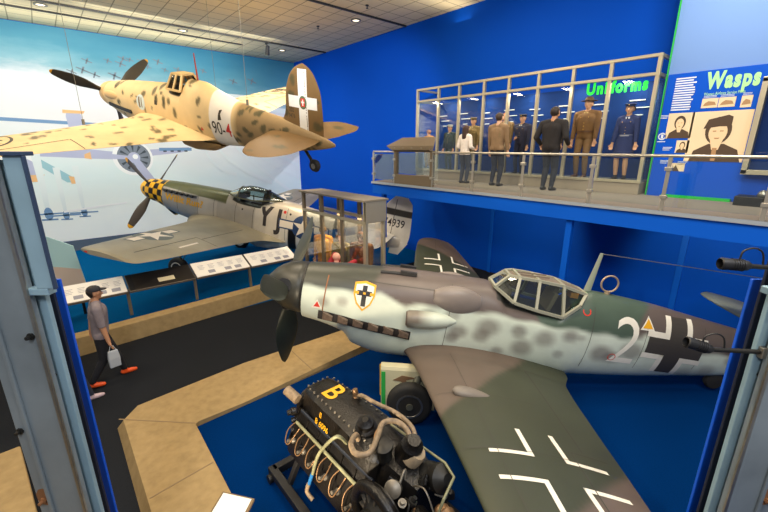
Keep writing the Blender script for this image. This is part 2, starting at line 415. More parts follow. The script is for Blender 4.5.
    for sx in (-1, 1):
        for sy in (-1, 1):
            a, b = sx*g, sy*g
            cr += [rect(*sorted((a, a+sx*(L+.03))), *sorted((b, b+sy*t*1.6))), rect(*sorted((a, a+sx*t*1.6)), *sorted((b, b+sy*L)))]
    crossgrey = mat('cross_black', (62, 58, 54), .55)
    decal('fuselage_cross', [polys2d(*blk)+(0,), polys2d(*cr)+(1,)], fus, mats=[crossgrey, whitepaint], o=(-6.41, 0, .03), u=(-1, .0, -.05), v=(0, 0, 1), n=(0, 1, 0), label='black and white cross')
    tri = lambda s: [(-s, -s*.8), (s, -s*.8), (0, s)]
    decal('fuel_triangle', [polys2d(tri(.115))+(0,), polys2d(tri(.08))+(1,)], fus, mats=[whitepaint, yellowpaint], o=(-5.90, 0, .36), u=(-1, 0, 0), v=(0, 0, 1), n=(0, 1, 0), label='yellow triangle')
    decal('warning_triangle', [polys2d(tri(.085))+(0,), polys2d(tri(.052))+(1,)], fus, mats=[whitepaint, redpaint], o=(-.87, 0, -.08), u=(-1, 0, 0), v=(0, 0, 1), n=(0, 1, 0), label='red triangle')
    sh = [(-.16, .17), (0, .20), (.16, .17), (.165, .02), (.11, -.13), (0, -.24), (-.11, -.13), (-.165, .02)]
    s2 = [(x*.84, y*.84) for x, y in sh]
    decal('shield_emblem', [polys2d(sh)+(0,), polys2d(s2)+(1,), polys2d(rect(-.035, .035, -.16, .14), rect(-.11, .11, .0, .07))+(2,), polys2d(rect(-.14, -.085, .015, .055), rect(.085, .14, .015, .055), rect(-.02, .02, .02, .05))+(0,)], fus, mats=[yellowpaint, whitepaint, blackpaint], o=(-1.56, 0, .17), u=(-1, 0, 0), v=(0, 0, 1), n=(0, 1, 0), step=.04, label='white shield with black cross and yellow edge')
    for sq in (ringpolys(0, 0, .045, .062, 18, PI*.9, PI*2.2), ringpolys(.55, -.66, .05, .062, 18)): decal('stencil_ring', [polys2d(*sq)+(0,)], fus, mats=[redpaint], o=(-4.93, 0, .42), u=(-1, 0, 0), v=(0, 0, 1), n=(0, 1, 0), label='red stencil ring')
    # exhausts, intake, gun troughs, cowl bulges
    for side in (1, -1):
        mb = MB(); mb.loft([[(x, side*(yy+dy), z+dz) for dy, dz in ((-.05, -.07), (.0, -.075), (.015, 0), (.0, .06), (-.05, .06))] for x, yy, z in ((-.90, .435, -.235), (-1.6, .455, -.29), (-2.34, .465, -.345))])
        mb.build('exhaust_fairing', mat('exhaust_brown', (34, 28, 25), .7, .2, noise=(14, .25)), root, off, smooth=40)
        for i in range(6):
            x = -.97-i*.235; z = -.24-i*.0185
            mb = MB(); rings = []
            for q in range(6):
                t = q/5; cx = x-.01-.16*t; cy = .43+.085*t**.8; hw = .062-.030*t
                rings.append([(cx+a*.03, side*(cy+b*.032), z+b*0+c*hw) for a, b, c in ((0, -1, -1), (.2, 1, -1), (.2, 1, 1), (0, -1, 1))])
            mb.loft(rings); mb.build('exhaust_stack', mat('exhaust_steel', (112, 96, 84), .45, .4, noise=(18, .3)), root, off, bevel=.006)
        mb = MB(); rings = []
        for i in range(15):
            q = i/14; x = -2.60-q*.70; rr = .225*math.sin(PI*(.10+.80*q))**.55+.004
            rings.append([(x, side*(.365+rr*.58*math.cos(a)), .29+rr*1.0*math.sin(a)) for a in np.linspace(0, 2*PI, 25)[:-1]])
        mb.loft(rings); mb.build('cowl_bulge', mat('bulge_purple', (122, 113, 108), .42, noise=(4, .08)), root, off, smooth=50)
        mb = MB(); mb.tube([(-1.75, side*.17, .50), (-2.3, side*.17, .535)], [.028, .034], 12); mb.box((-2.18, side*.175, .545), (.26, .07, .05))
        mb.build('gun_trough', blackpaint, root, off, smooth=40)
    mb = MB(); prof = [(0, .11), (.02, .125), (.15, .135), (.4, .13), (.6, .10), (.75, .03)]
    mb.lathe(prof, (-2.24, .49, -.06), (-1, -.06, .07), 28, sy=1.0)
    it = mb.build('supercharger_intake', skin, root, off, smooth=40, col=lambda P: blend(np.tile(PALE*.92, (len(P), 1)), np.array(lin((92, 74, 64))), np.clip((P[:, 0]+2.52+.9*(P[:, 2]+.05))/.12, 0, 1)*.85))
    mb = MB(); mb.lathe([(0, .002), (0, .105), (.03, .108)], (-2.233, .49, -.06), (-1, -.06, .07), 28); mb.build('intake_mouth', mat('intake_brown', (92, 72, 62), .7), it, smooth=30)
    # canopy
    fr = mat('canopy_frame_grey', (118, 106, 94), .5, noise=(6, .08)); frg = mat('canopy_frame_pale', (146, 146, 130), .5)
    mb = MB(); b = .042
    for s in (1, -1):
        A, B, D, E = (-3.52, .20*s, .555), (-3.80, .375*s, .40), (-3.72, .14*s, .745), (-3.86, .205*s, .755)
        F, G, H_, I_ = (-4.16, .205*s, .75), (-4.14, .385*s, .34), (-4.54, .20*s, .725), (-4.56, .385*s, .29)
        J = (-4.93, .16*s, .635)
        for a, c in ((A, B), (B, E), (D, E), (A, D), (E, F), (F, H_), (F, G), (B, G), (G, I_), (I_, H_), (H_, J), (I_, (-4.78, .35*s, .50)), ((-4.78, .35*s, .50), J)): mb.beam(a, c, b, b)
    for x, y, z in ((-3.52, .20, .555), (-3.72, .14, .745), (-3.86, .205, .755), (-4.16, .205, .75), (-4.54, .20, .725), (-4.93, .16, .635)): mb.beam((x, -y, z), (x, y, z), b, b)
    can = mb.build('canopy', frg, root, off)
    mb = MB()
    for s in (1, -1): mb.beam((-4.35, .07*s, .7855), (-3.9, .07*s, .77), .012, .02); 
    mb.add([(-3.72, -.14, .75), (-3.72, .14, .75), (-4.54, .2, .735), (-4.54, -.2, .735), (-4.93, .16, .645), (-4.93, -.16, .645)], [(0, 1, 2, 3), (3, 2, 4, 5)])
    mb.build('canopy_roof', fr, can)
    mb = MB()
    for s in (1, -1):
        q = lambda *p: mb.add([(x, y*s, z) for x, y, z in p], [tuple(range(len(p)))])
        q((-3.52, .20, .555), (-3.80, .375, .40), (-3.86, .205, .755), (-3.72, .14, .745))
        q((-3.80, .375, .40), (-4.14, .385, .34), (-4.16, .205, .75), (-3.86, .205, .755)); q((-4.14, .385, .34), (-4.56, .385, .29), (-4.54, .20, .725), (-4.16, .205, .75))
        q((-4.56, .385, .29), (-4.78, .35, .50), (-4.93, .16, .635), (-4.54, .2, .725))
    mb.add([(-3.52, -.2, .555), (-3.52, .2, .555), (-3.72, .14, .745), (-3.72, -.14, .745)], [(0, 1, 2, 3)])
    mb.build('canopy_pane', canopyglass, can)
    seatm = mat('seat_tan', (132, 112, 88), .7)
    mb = MB(); mb.box((-4.42, 0, .34), (.07, .38, .5), (0, R(-14), 0)); mb.box((-4.25, 0, .16), (.36, .38, .06)); mb.box((-4.5, 0, .62), (.07, .2, .18), (0, R(-14), 0)); mb.build('pilot_seat', seatm, root, off, bevel=.015)
    mb = MB(); mb.tube([(-4.0, 0, .1), (-3.98, 0, .42), (-4.0, 0, .5)], .016); mb.box((-3.74, 0, .44), (.06, .5, .26)); mb.build('instrument_panel', blackpaint, root, off)
    mb = MB(); mb.box((-4.74, .12, .6), (.12, .14, .08)); mb.build('cockpit_fitting', [mat('fitting_orange', (205, 132, 40), .5)], root, off)
    # aerials
    mb = MB(); mb.loft([[(-5.0+dx-.06*t, dy*(1-.5*t), .62+t*.66) for dx, dy in ((.06*(1-.55*t), 0), (0, .018), (-.06*(1-.55*t), 0), (0, -.018))] for t in np.linspace(0, 1, 8)])
    mast = mb.build('antenna_mast', mat('mast_green', (148, 156, 138), .5), root, off, smooth=40)
    mb = MB(); mb.tube([(-5.07, 0, 1.27), (-8.55, 0, 1.28)], .006, 6); mb.build('antenna_wire', steel, mast)
    mb = MB(); c = Vector((-5.32, 0, .82)); mb.tube([c+Vector((.13*math.sin(a), 0, -.13*math.cos(a))) for a in np.linspace(.25, 2*PI-.25, 25)], .014, 8); mb.tube([(-5.32, 0, .63), (-5.32, 0, .70)], .04, 10)
    mb.build('direction_finder_loop', mat('loop_tan', (182, 160, 134), .4, .5), root, off, smooth=40)
    # tail
    def tcol(P): return blend(np.tile(PURP, (len(P), 1)), np.tile(GREEN*.8, (len(P), 1)), np.clip(wob(P[:, 0]*1.5, P[:, 2]*1.5)*4+.3, 0, 1))
    mb = MB(); mb.loft(wing_rings([(.1, -7.45), (.35, -7.85), (.8, -8.1), (1.25, -8.3), (1.42, -8.5)], [(.1, -8.9), (.35, -8.93), (.8, -8.94), (1.25, -8.85), (1.42, -8.65)], [(0, 0), (1.42, 0)], [(.1, .10), (1.42, .08)], .1, 1.42, .05, 1, 20, 0, True))
    mb.build('tail_fin', skin, root, off, smooth=50, col=tcol)
    for side in (1, -1):
        mb = MB(); mb.loft(wing_rings([(.03, -7.6), (.8, -7.72), (1.35, -7.88), (1.6, -8.15)], [(.03, -8.7), (.8, -8.66), (1.35, -8.55), (1.6, -8.3)], [(0, .56), (1.6, .56)], [(0, .09), (1.6, .08)], .03, 1.6, .06, side, 20, 0))
        mb.build('tailplane', mat('tailplane_dark', (70, 78, 76), .5, noise=(3, .1)), root, off, smooth=50)
    legm = mat('leg_grey', (92, 94, 84), .45, .3)
    for side in (1, -1): main_gear(root, off, (-2.62, side*.48, -.74), (-2.45, side*1.0, -1.14 if side > 0 else -1.105), .33, .17, side, legm)
    mb = MB(); mb.tube([(-7.3, 0, -.2), (-7.42, 0, -.52)], .03); mb.lathe([(-.06, .06), (-.05, .13), (0, .15), (.05, .13), (.06, .06)], (-7.45, 0, -.53), (0, 1, 0), 20); mb.build('tail_wheel', rubber, root, off, smooth=40)
    return root
build_grey_fighter()

# ---------------------------------------------------------------- silver fighter with the checkered nose
def build_silver_fighter():
    root, off = plane_root((2.63, 16.25, 2.6), (127.4, -10.5, -.8), (-4.0, 0, -1.72), 'silver fighter with yellow and black checkered nose and YJ letters')
    SIL, SIL2, OLIVE, YEL, BLK, WHT = (np.array(lin(c)) for c in ((196, 188, 174), (158, 152, 144), (84, 86, 50), (238, 178, 26), (26, 24, 24), (228, 222, 208)))
    def fcol(P):
        x, y, z = P.T; c = np.tile(SIL, (len(P), 1))
        c = blend(c, SIL*1.15, np.clip((-4.6-x)/.02, 0, 1)); c = blend(c, SIL2, np.clip((4.6+x)/.02, 0, 1)*np.clip((-3.2-x)/.02, 0, 1)*.55)  # rear fuselage paler: strong light round the code letters put into the colour
        c = blend(c, SIL2*.9, np.clip((2.5+x)/.02, 0, 1)*.55)
        c = blend(c, OLIVE, np.clip((z-.30-.03*(x+1))/.02+.5, 0, 1)*np.clip((x+3.55)/.03, 0, 1)*(x < -.98))
        nose = x > -1.08
        chk = (np.floor((x+5)*5.8)+np.floor(np.arctan2(z, y)*12/(2*PI)+.25)).astype(int) % 2
        c[nose] = np.where(chk[nose, None] == 0, YEL, BLK)
        st = (x < -5.5) & (x > -6.7) & (z < -.12+.05*(x+5.7)*0)
        k = np.floor((-x-5.5)/.30).astype(int) % 2
        c[st] = np.where(k[st, None] == 0, WHT, BLK)
        ck = (x < -3.72) & (x > -4.75) & (np.abs(y) < .36) & (z > .2); c[ck] = lin((42, 42, 38))
        return c
    skin = mat('silver_skin', vcol=True, rough=.36, metal=.25, noise=(3, .07))
    rows = [(-.70, .41, -.42, .40, -.0, 2, 2), (-1.1, .46, -.55, .43, -.02, 2.1, 2.1), (-1.6, .50, -.68, .45, -.04, 2.2, 2.2), (-2.2, .53, -.74, .46, -.05, 2.2, 2.3), (-3.0, .56, -.76, .47, -.08, 2.3, 2.4), (-3.55, .575, -.78, .47, -.1, 2.3, 2.5), (-3.75, .48, -.80, .47, -.1, 2.7, 2.5), (-3.95, .40, -.86, .47, -.1, 3, 2.5),
            (-4.25, .38, -1.02, .47, -.1, 3, 2.6), (-4.6, .38, -1.14, .47, -.1, 3, 2.8), (-5.0, .50, -1.12, .46, -.1, 2.6, 2.8), (-5.2, .64, -1.06, .44, -.08, 2.1, 2.6), (-5.6, .66, -1.0, .42, -.05, 2, 2.5), (-6.2, .62, -.88, .39, -.02, 2, 2.3), (-6.9, .57, -.64, .33, 0, 2, 2.1), (-7.6, .51, -.40, .26, .04, 2, 2), (-8.4, .44, -.24, .18, .08, 2, 2), (-9.1, .36, -.12, .10, .1, 2, 2), (-9.5, .30, -.05, .03, .1, 2, 2)]
    mb = MB(); mb.loft(fuselage_rings(rows, .035, 96))
    fus = mb.build('fuselage', skin, root, off, smooth=60, col=fcol)
    def scol(P):
        x, y, z = P.T; c = np.tile(YEL, (len(P), 1)); chk = (np.floor((x+5)*5.8)+np.floor(np.arctan2(z, y)*12/(2*PI)+.25)).astype(int) % 2
        m = x < -.22; c[m] = np.where(chk[m, None] == 0, YEL, BLK); return c
    mb = MB(); prof = [(-.69, .05), (-.69, .39)]+[(x, .395*math.sqrt(max(1-((x+.69)/.76)**2.2, 0))+.008) for x in np.linspace(-.68, .068, 40)]+[(.07, .004)]
    mb.lathe(prof, (0, 0, 0), (1, 0, 0), 96); sp = mb.build('spinner', mat('checker_paint', vcol=True, rough=.4), root, off, smooth=40, col=scol)
    bl = mat('blade_brown_black', (70, 62, 54), .5, noise=(4, .12))
    for a in (-46, 44, 134, 224): add_blade(blade_mesh(1.66, .29, .3, -58, -30, tipw=.6, tip_len=.11), 'propeller_blade', [bl, yellowpaint], sp, -.42, a)
    seamm = MATS['panel_seam']
    # exhaust stubs in a row
    for side in (1, -1):
        mb = MB(); mb.loft([[(x, side*(.43+dy), z+dz) for dy, dz in ((-.03, -.05), (.015, -.05), (.02, .05), (-.03, .05))] for x, z in ((-1.12, .2), (-2.45, .2))]); mb.build('exhaust_fairing', steel, root, off)
        for i in range(6):
            mb = MB(); x = -1.2-i*.2; mb.tube([(x, side*.43, .2), (x-.07, side*.49, .2), (x-.14, side*.51, .2)], [.045, .042, .036], 10); mb.build('exhaust_stack', blackpaint, root, off, smooth=40)
    dark = mat('code_black', (46, 40, 40), .6); insig = mat('insignia_blue', (36, 62, 104), .55)
    oldwhite = mat('insignia_white', (226, 216, 200), .6)
    for side in (1, -1):
        SD = lambda cx, cz: dict(o=(cx, 0, cz), u=(-side, 0, 0), v=(0, 0, 1), n=(0, side, 0))
        a, b = (('Y', 'J') if side > 0 else ('J', 'Y'))
        decal('code_letter', [text2d('Y', .88, .04, sx=.72)+(0,)], fus, mats=[dark], **SD(-4.98 if side > 0 else -5.46, .07), label='black letter Y')
        decal('code_letter', [text2d('J', .88, .04, sx=.8)+(0,)], fus, mats=[dark], **SD(-5.46 if side > 0 else -4.98, .05), label='black letter J')
        decal('code_letter', [text2d('E', .84, .04, sx=.74)+(0,)], fus, mats=[dark], **SD(-7.42, .12), label='black letter E')
        decal('national_star', [polys2d(rect(-.86, .86, -.16, .16), circ(0, 0, .40))+(0,), polys2d(rect(-.82, -.36, -.115, .115), rect(.36, .82, -.115, .115), star(0, 0, .385))+(1,)], fus, mats=[insig, oldwhite], **SD(-6.32, -.02), label='white star on a blue disc with bars')
        decal('nose_name', [text2d('Willit Run?', .33, .03, shear=.1)+(0,)], fus, mats=[yellowpaint], **SD(-1.95, -.02), label='yellow lettering')
    for a in (1.7, 2.5, 3.1, 3.9, 4.55, 5.7, 6.9, 7.7): decal('panel_line', [polys2d(rect(a-.006, a+.006, -.6, .5))+(0,)], fus, mats=[seamm], step=.06, **SIDE(0, 0))
    decal('fuel_cap_mark', [polys2d(circ(5.62, .36, .05))+(0,)], fus, mats=[redpaint], label='red dot', **SIDE(0, 0)); decal('fuel_cap', [polys2d(circ(5.82, .33, .035))+(0,)], fus, mats=[dark], **SIDE(0, 0)); decal('access_hatch', [polys2d(circ(4.15, .16, .03))+(0,)], fus, mats=[dark], **SIDE(0, 0))
    # wings
    WS = np.array(lin((158, 150, 128))); WS2 = np.array(lin((132, 126, 108)))
    def wcol(P):
        x, y, z = P.T; c = blend(np.tile(WS, (len(P), 1)), np.tile(WS2, (len(P), 1)), np.clip(wob(x*.8, y*.5, 1, 2)*1.2+.4, 0, 1)*.6); return c
    wskin = mat('silver_wing', vcol=True, rough=.42, metal=.2, noise=(2.5, .09))
    for side, nm in ((1, 'port'), (-1, 'starboard')):
        le = [(.3, -2.05), (.5, -2.15), (1.0, -2.5), (1.5, -2.68), (3, -2.92), (4.5, -3.14), (5.2, -3.24), (5.4, -3.3), (5.46, -3.45)]
        te = [(.3, -5.75), (.45, -5.7), (.7, -5.35), (1.0, -5.18), (1.5, -5.1), (3, -4.96), (4.5, -4.82), (5.2, -4.72), (5.4, -4.66), (5.46, -4.5)]
        zz = [(.3, -.66), (.6, -.64), (1, -.57), (5.46, -.06)]; tc = [(.3, .16), (1, .15), (5.46, .11)]
        mb = MB(); mb.loft(wing_rings(le, te, zz, tc, .3, 5.46, .05, side, 40)); wg = mb.build('wing', wskin, root, off, smooth=50, col=wcol); wg['label'] = nm+' wing'
        T = dict(o=(0, 0, 0), u=(-1, 0, 0), v=(0, side, 0), n=(0, 0, 1))
        decal('wing_star', [polys2d([(3.42, 2.85), (3.74, 2.85), (3.74, 4.45), (3.42, 4.45)], circ(3.58, 3.66, .47))+(0,), polys2d(rect(3.46, 3.70, 2.9, 3.26), rect(3.46, 3.70, 4.06, 4.40), star(3.58, 3.66, .46, PI))+(1,)], wg, mats=[mat('insignia_grey_blue', (102, 110, 108), .6), oldwhite], label='faded star with bars', **T)
        decal('aileron_line', [polys2d(rect(4.25, 4.27, 2.9, 5.0), rect(4.26, 4.9, 2.88, 2.90), rect(4.4, 4.42, .8, 2.85))+(0,), polys2d(rect(4.5, 4.56, 3.2, 3.9))+(1,)], wg, mats=[seamm, oldwhite], **T)
        mb = MB(); mb.sphere((-3.5, side*5.42, -.06), .05, 8, sc=(1.6, 1, .8)); mb.build('wing_tip_lamp', redpaint if side > 0 else mat('lamp_green', (40, 150, 80), .3), wg, smooth=60)
        mb = MB()
        main_gear(root, off, (-3.0, side*1.75, -.5), (-2.85, side*1.8, -1.82), .34, .2, side, steel, None, whitepaint)
    # canopy
    mb = MB(); rings = []
    for x, zt, w, zb in ((-3.52, .58, .25, .56), (-3.70, .70, .30, .5), (-3.88, .82, .33, .48), (-4.12, .90, .34, .48), (-4.45, .92, .34, .5), (-4.8, .88, .32, .55), (-5.1, .79, .25, .61), (-5.4, .69, .12, .65)):
        rings.append([(x, w*math.cos(t), zb+(zt-zb)*math.sin(t)) for t in np.linspace(0, PI, 21)])
    mb.loft(rings[:3], closed=False); mb.loft(rings[2:], closed=False); can = mb.build('canopy_bubble', canopyglass, root, off, smooth=50)
    frm = mat('canopy_frame_olive', (92, 92, 66), .5)
    mb = MB()
    for r_ in (rings[0], rings[2]): mb.tube(r_, .022, 6)
    for s in (0, -1): mb.tube([r_[s] for r_ in rings], .02, 6)
    mb.tube([rings[0][8], rings[2][7]], .016, 6); mb.tube([rings[0][12], rings[2][13]], .016, 6)
    mb.build('canopy_frame', frm, can)
    mb = MB(); mb.box((-4.75, 0, .5), (.08, .4, .6), (0, R(-10), 0)); mb.box((-4.82, 0, .78), (.08, .2, .22)); mb.box((-4.5, 0, .38), (.4, .4, .06)); mb.build('pilot_seat', cockpitdark, root, off, bevel=.01)
    mb = MB(); mb.box((-3.95, 0, .55), (.12, .5, .2)); mb.tube([(-4.3, 0, .3), (-4.28, 0, .62)], .018); mb.build('instrument_panel', blackpaint, root, off)
    mb = MB(); mb.tube([(-6.05, 0, .6), (-6.1, 0, 1.02)], .012, 6); mb.build('antenna_mast', steel, root, off)
    # tail
    def tcol(P):
        x, y, z = P.T; c = np.tile(np.array(lin((220, 214, 202))), (len(P), 1)); b = (z > .98) & (z < 1.2) & (x < -8.75-.0*z); c[b] = lin((58, 54, 50)); return c
    tsk = mat('tail_skin', vcol=True, rough=.45, metal=.1, noise=(4, .06))
    mb = MB(); mb.loft(wing_rings([(.1, -7.35), (.5, -8.0), (.62, -8.42), (1.0, -8.68), (1.4, -8.92), (1.58, -9.08)], [(.1, -9.72), (.4, -9.76), (1.0, -9.72), (1.4, -9.66), (1.58, -9.5)], [(0, 0), (1.6, 0)], [(.1, .07), (1.6, .07)], .1, 1.6, .03, 1, 24, 0, True))
    fin = mb.build('tail_fin', tsk, root, off, smooth=50, col=tcol)
    mb = MB(); mb.loft(wing_rings([(-.28, -9.18), (.15, -9.18)], [(-.28, -9.5), (.15, -9.75)], [(-.3, 0), (.2, 0)], [(-.3, .1), (.2, .1)], -.28, .15, .04, 1, 16, 0, True)); mb.build('rudder', tsk, root, off, smooth=50, col=tcol)
    for side in (1, -1): decal('serial_number', [text2d('474939', .36, .012, sx=.78)+(0,)], fin, mats=[dark], o=(-9.12, 0, .73), u=(-side, 0, 0), v=(0, 0, 1), n=(0, side, 0), label='dark serial number')
    decal('rudder_line', [polys2d([(9.13, .1), (9.15, .1), (9.17, 1.5), (9.15, 1.5)])+(0,)], fin, mats=[seamm], **SIDE(0, 0))
    for side in (1, -1):
        mb = MB(); mb.loft(wing_rings([(.05, -8.2), (.8, -8.34), (1.6, -8.5), (1.9, -8.6), (2.0, -8.8)], [(.05, -9.28), (.8, -9.24), (1.6, -9.16), (1.9, -9.08), (2.0, -8.95)], [(0, .36), (2, .36)], [(0, .11), (2, .10)], .05, 2.0, .06, side, 20, 0)); mb.build('tailplane', tsk, root, off, smooth=50, col=lambda P: np.tile(lin((224, 220, 214)), (len(P), 1)))
    mb = MB(); mb.tube([(-8.0, 0, -.2), (-8.1, 0, -.62)], .04); mb.lathe([(-.06, .06), (-.05, .13), (0, .15), (.05, .13), (.06, .06)], (-8.12, 0, -.68), (0, 1, 0), 20); mb.build('tail_wheel', rubber, root, off, smooth=40)
build_silver_fighter()

# ---------------------------------------------------------------- sand coloured fighter hanging from the ceiling
def build_sand_fighter():
    pose = ((1.775, 14.92, 5.60), (109.6, -10.5, -13))
    root, off = plane_root(*pose, (-4.2, 0, -1.0), 'sand coloured spotted fighter hanging from the ceiling, white tail cross')
    root.scale = (.96, 1, 1)
    SAND, SHADE_BROWN, SPOT, WHT = (np.array(lin(c)) for c in ((222, 194, 142), (106, 80, 43), (62, 60, 34), (232, 226, 214)))  # brown of rear, fin and tailplanes has the unlit tail's shade painted in
    r2 = random.Random(11)
    def spots(n, x0, x1, y0, y1, r0, r1): return [(r2.uniform(x0, x1), r2.uniform(y0, y1), r2.uniform(r0, r1), r2.uniform(0, PI), r2.uniform(.35, .8)) for _ in range(n)]
    fs = spots(60, -6, -.8, -.6, .8, .05, .12)+spots(36, -8.7, -6, -.4, .5, .06, .12); ws = spots(60, -4.7, -2.4, .5, 5.2, .06, .13); ts = spots(16, -8.8, -7.5, .2, 2, .06, .14)
    def spotty(c, a, b, lst, k=1.):
        for sx, sy, r_, an, asp in lst:
            dx, dy = a-sx, b-sy; u = dx*math.cos(an)+dy*math.sin(an); v = -dx*math.sin(an)+dy*math.cos(an)
            d = np.hypot(u, v/asp)/r_+wob(a*6, b*6, 1.5, sx)*.25
            c = blend(c, SPOT, np.clip((1.15-d)*2.5, 0, 1)*.85*k)
        return c
    def fcol(P):
        x, y, z = P.T; c = blend(np.tile(SAND, (len(P), 1)), np.tile(SHADE_BROWN, (len(P), 1)), np.clip((-6.0-x)/.2, 0, 1)*.8)
        c = spotty(c, x, z+np.where(y < 0, .31, 0), fs)
        b = (x < -5.32) & (x > -6.02); c[b] = WHT
        k = (x < -3.75) & (x > -4.27) & (np.abs(y) < .3) & (z > .3); c[k] = lin((40, 38, 34))
        return c
    skin = mat('sand_skin', vcol=True, rough=.55, noise=(4, .05))
    rows = [(-.55, .35, -.37, .355, -.01, 2, 2), (-.9, .41, -.48, .385, -.02, 2.1, 2.1), (-1.4, .47, -.60, .42, -.03, 2.1, 2.2), (-2.2, .53, -.68, .44, -.04, 2.1, 2.2), (-3.2, .60, -.70, .45, -.05, 2.1, 2.2), (-3.7, .645, -.70, .45, -.05, 2.1, 2.2), (-3.85, .55, -.70, .45, -.05, 2.4, 2.2), (-4.18, .52, -.69, .44, -.05, 2.4, 2.2), (-4.36, .80, -.68, .43, -.05, 1.8, 2.2),
            (-4.8, .80, -.66, .41, -.03, 1.75, 2.1), (-5.3, .67, -.62, .375, 0, 1.8, 2.1), (-6.0, .50, -.53, .325, 0, 1.95, 2), (-6.8, .40, -.43, .25, .0, 2, 2), (-7.6, .32, -.34, .17, .0, 2, 2), (-8.3, .18, -.2, .10, .0, 2, 2), (-8.7, .08, -.09, .04, .0, 2, 2), (-8.86, .03, -.03, .01, 0, 2, 2)]
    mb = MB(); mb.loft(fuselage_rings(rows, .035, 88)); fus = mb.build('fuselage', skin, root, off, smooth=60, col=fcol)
    mb = MB(); mb.lathe([(-.54, .02), (-.54, .345)]+[(x, .35*math.sqrt(max(1-((x+.54)/.6)**2, 0))+.005) for x in np.linspace(-.53, .058, 24)], (0, 0, 0), (1, 0, 0), 40)
    sp = mb.build('spinner', mat('spinner_sand', (214, 178, 122), .5), root, off, smooth=40)
    bl = mat('blade_dark', (58, 54, 44), .5, noise=(4, .1))
    for a in (28, 148, -92): add_blade(blade_mesh(1.53, .30, .25, 56, 24, tipw=.4, tip_len=.09), 'propeller_blade', [bl, yellowpaint], sp, -.34, a)
    def wcol(P):
        x, y, z = P.T; c = spotty(np.tile(SAND, (len(P), 1)), x, np.abs(y), ws); return c
    wskin = mat('sand_wing', vcol=True, rough=.6, noise=(3, .06))
    blk = mat('emblem_black', (58, 50, 36), .6)
    for side, nm in ((1, 'port'), (-1, 'starboard')):
        t_ = 5.45 if side > 0 else 5.25
        le = [(.25, -1.9), (.5, -2.1), (1, -2.28), (2, -2.46), (3, -2.56), (4, -2.68), (4.8, -2.86), (5.2, -3.08), (t_, -3.5)]
        te = [(.25, -5.3), (.5, -5.15), (.8, -4.85), (1.2, -4.7), (2, -4.54), (3, -4.33), (4, -4.10), (4.8, -3.88), (5.2, -3.74), (t_, -3.52)]
        zz = [(.25, -.44), (.6, -.44), (1, -.41), (t_, -.03)]; tc = [(.25, .17), (1, .16), (t_, .10)]
        mb = MB(); mb.loft(wing_rings(le, te, zz, tc, .25, t_, .045, side, 36)); wg = mb.build('wing', wskin, root, off, smooth=50, col=wcol); wg['label'] = nm+' wing'
        T = dict(o=(-3.2, side*3.95, 0), u=(-1, 0, 0), v=(0, side, 0), n=(0, 0, 1))
        decal('wing_roundel', [polys2d(*ringpolys(0, 0, .44, .49, 30), rect(-.05, .05, -.3, .3), rect(-.16, -.09, -.3, .3), rect(.09, .16, -.3, .3), rect(-.26, .26, .1, .17))+(0,)], wg, mats=[blk], label='black ring emblem', **T)
        decal('aileron_line', [polys2d(rect(.62, .64, -1.2, 1.1), rect(.62, 1.2, -1.24, -1.22))+(0,)], wg, mats=[blk], **T)
    red = redpaint
    for side in (1, -1):
        SD = lambda cx, cz: dict(o=(cx, 0, cz), u=(-side, 0, 0), v=(0, 0, 1), n=(0, side, 0))
        decal('code_number', [text2d('90-', .42, .004, sx=.78)+(0,)], fus, mats=[blk], label='black 90 with a dash', **SD(-5.58 if side > 0 else -5.6, -.12))
        decal('code_number', [text2d('4', .42, .014, sx=.8)+(0,)], fus, mats=[red], label='red 4', **SD(-5.9 if side > 0 else -5.9, -.12))
        decal('band_emblem', [polys2d([(-.06, -.12), (.06, -.1), (.02, .02), (.07, .12), (-.02, .1), (-.05, 0)])+(0,)], fus, mats=[blk], **SD(-5.66, .2))
        decal('fuselage_roundel', [polys2d(circ(0, 0, .19))+(0,), polys2d(rect(-.1, -.03, -.13, .13), rect(.02, .06, -.12, .12))+(1,)], fus, mats=[mat('roundel_pale', (200, 214, 214), .6), mat('roundel_brown', (120, 102, 70), .6)], label='pale round emblem', **SD(-2.6, .1))
        decal('access_plate', [polys2d(rect(-.06, .06, -.05, .05))+(0,)], fus, mats=[blk], **SD(-3.3, .18))
    decal('warning_triangle', [polys2d([(-.05, -.04), (.05, -.04), (0, .05)])+(0,)], fus, mats=[red], **SIDE(-4.98, -.2))
    # cockpit canopy
    fr = mat('canopy_frame_sand', (214, 184, 128), .55)
    mb = MB(); A = [(-3.70, .2, .63), (-3.86, .16, .89), (-4.26, .15, .89), (-4.32, .33, .55), (-3.80, .35, .56)]
    gl = MB()
    for s in (1, -1):
        Q = [(x, y*s, z) for x, y, z in A]; m1 = tuple((np.array(Q[1])*.5+np.array(Q[2])*.5)); m2 = tuple((np.array(Q[4])*.5+np.array(Q[3])*.5))
        for a, b in ((0, 1), (1, 2), (2, 3), (3, 4), (4, 0), (1, 4)): mb.beam(Q[a], Q[b], .045, .045)
        mb.beam(m1, m2, .045, .045); gl.add(Q, [(0, 1, 4), (1, 2, 3, 4)])
    for i in (0, 1, 2): mb.beam((A[i][0], -A[i][1], A[i][2]), A[i], .045, .045)
    mb.box((-4.06, 0, .895), (.42, .3, .03)); can = mb.build('canopy', fr, root, off)
    gl.add([(-3.70, -.2, .63), (-3.70, .2, .63), (-3.86, .16, .89), (-3.86, -.16, .89)], [(0, 1, 2, 3)]); gl.build('canopy_pane', glass('canopy_glass_dark', (120, 110, 95), .3), can)
    mb = MB(); mb.tube([(-4.62, 0, .8), (-4.66, 0, 1.38)], [.022, .012], 8); mb.build('antenna_mast', [mat('mast_red', (170, 66, 40), .5)], root, off)
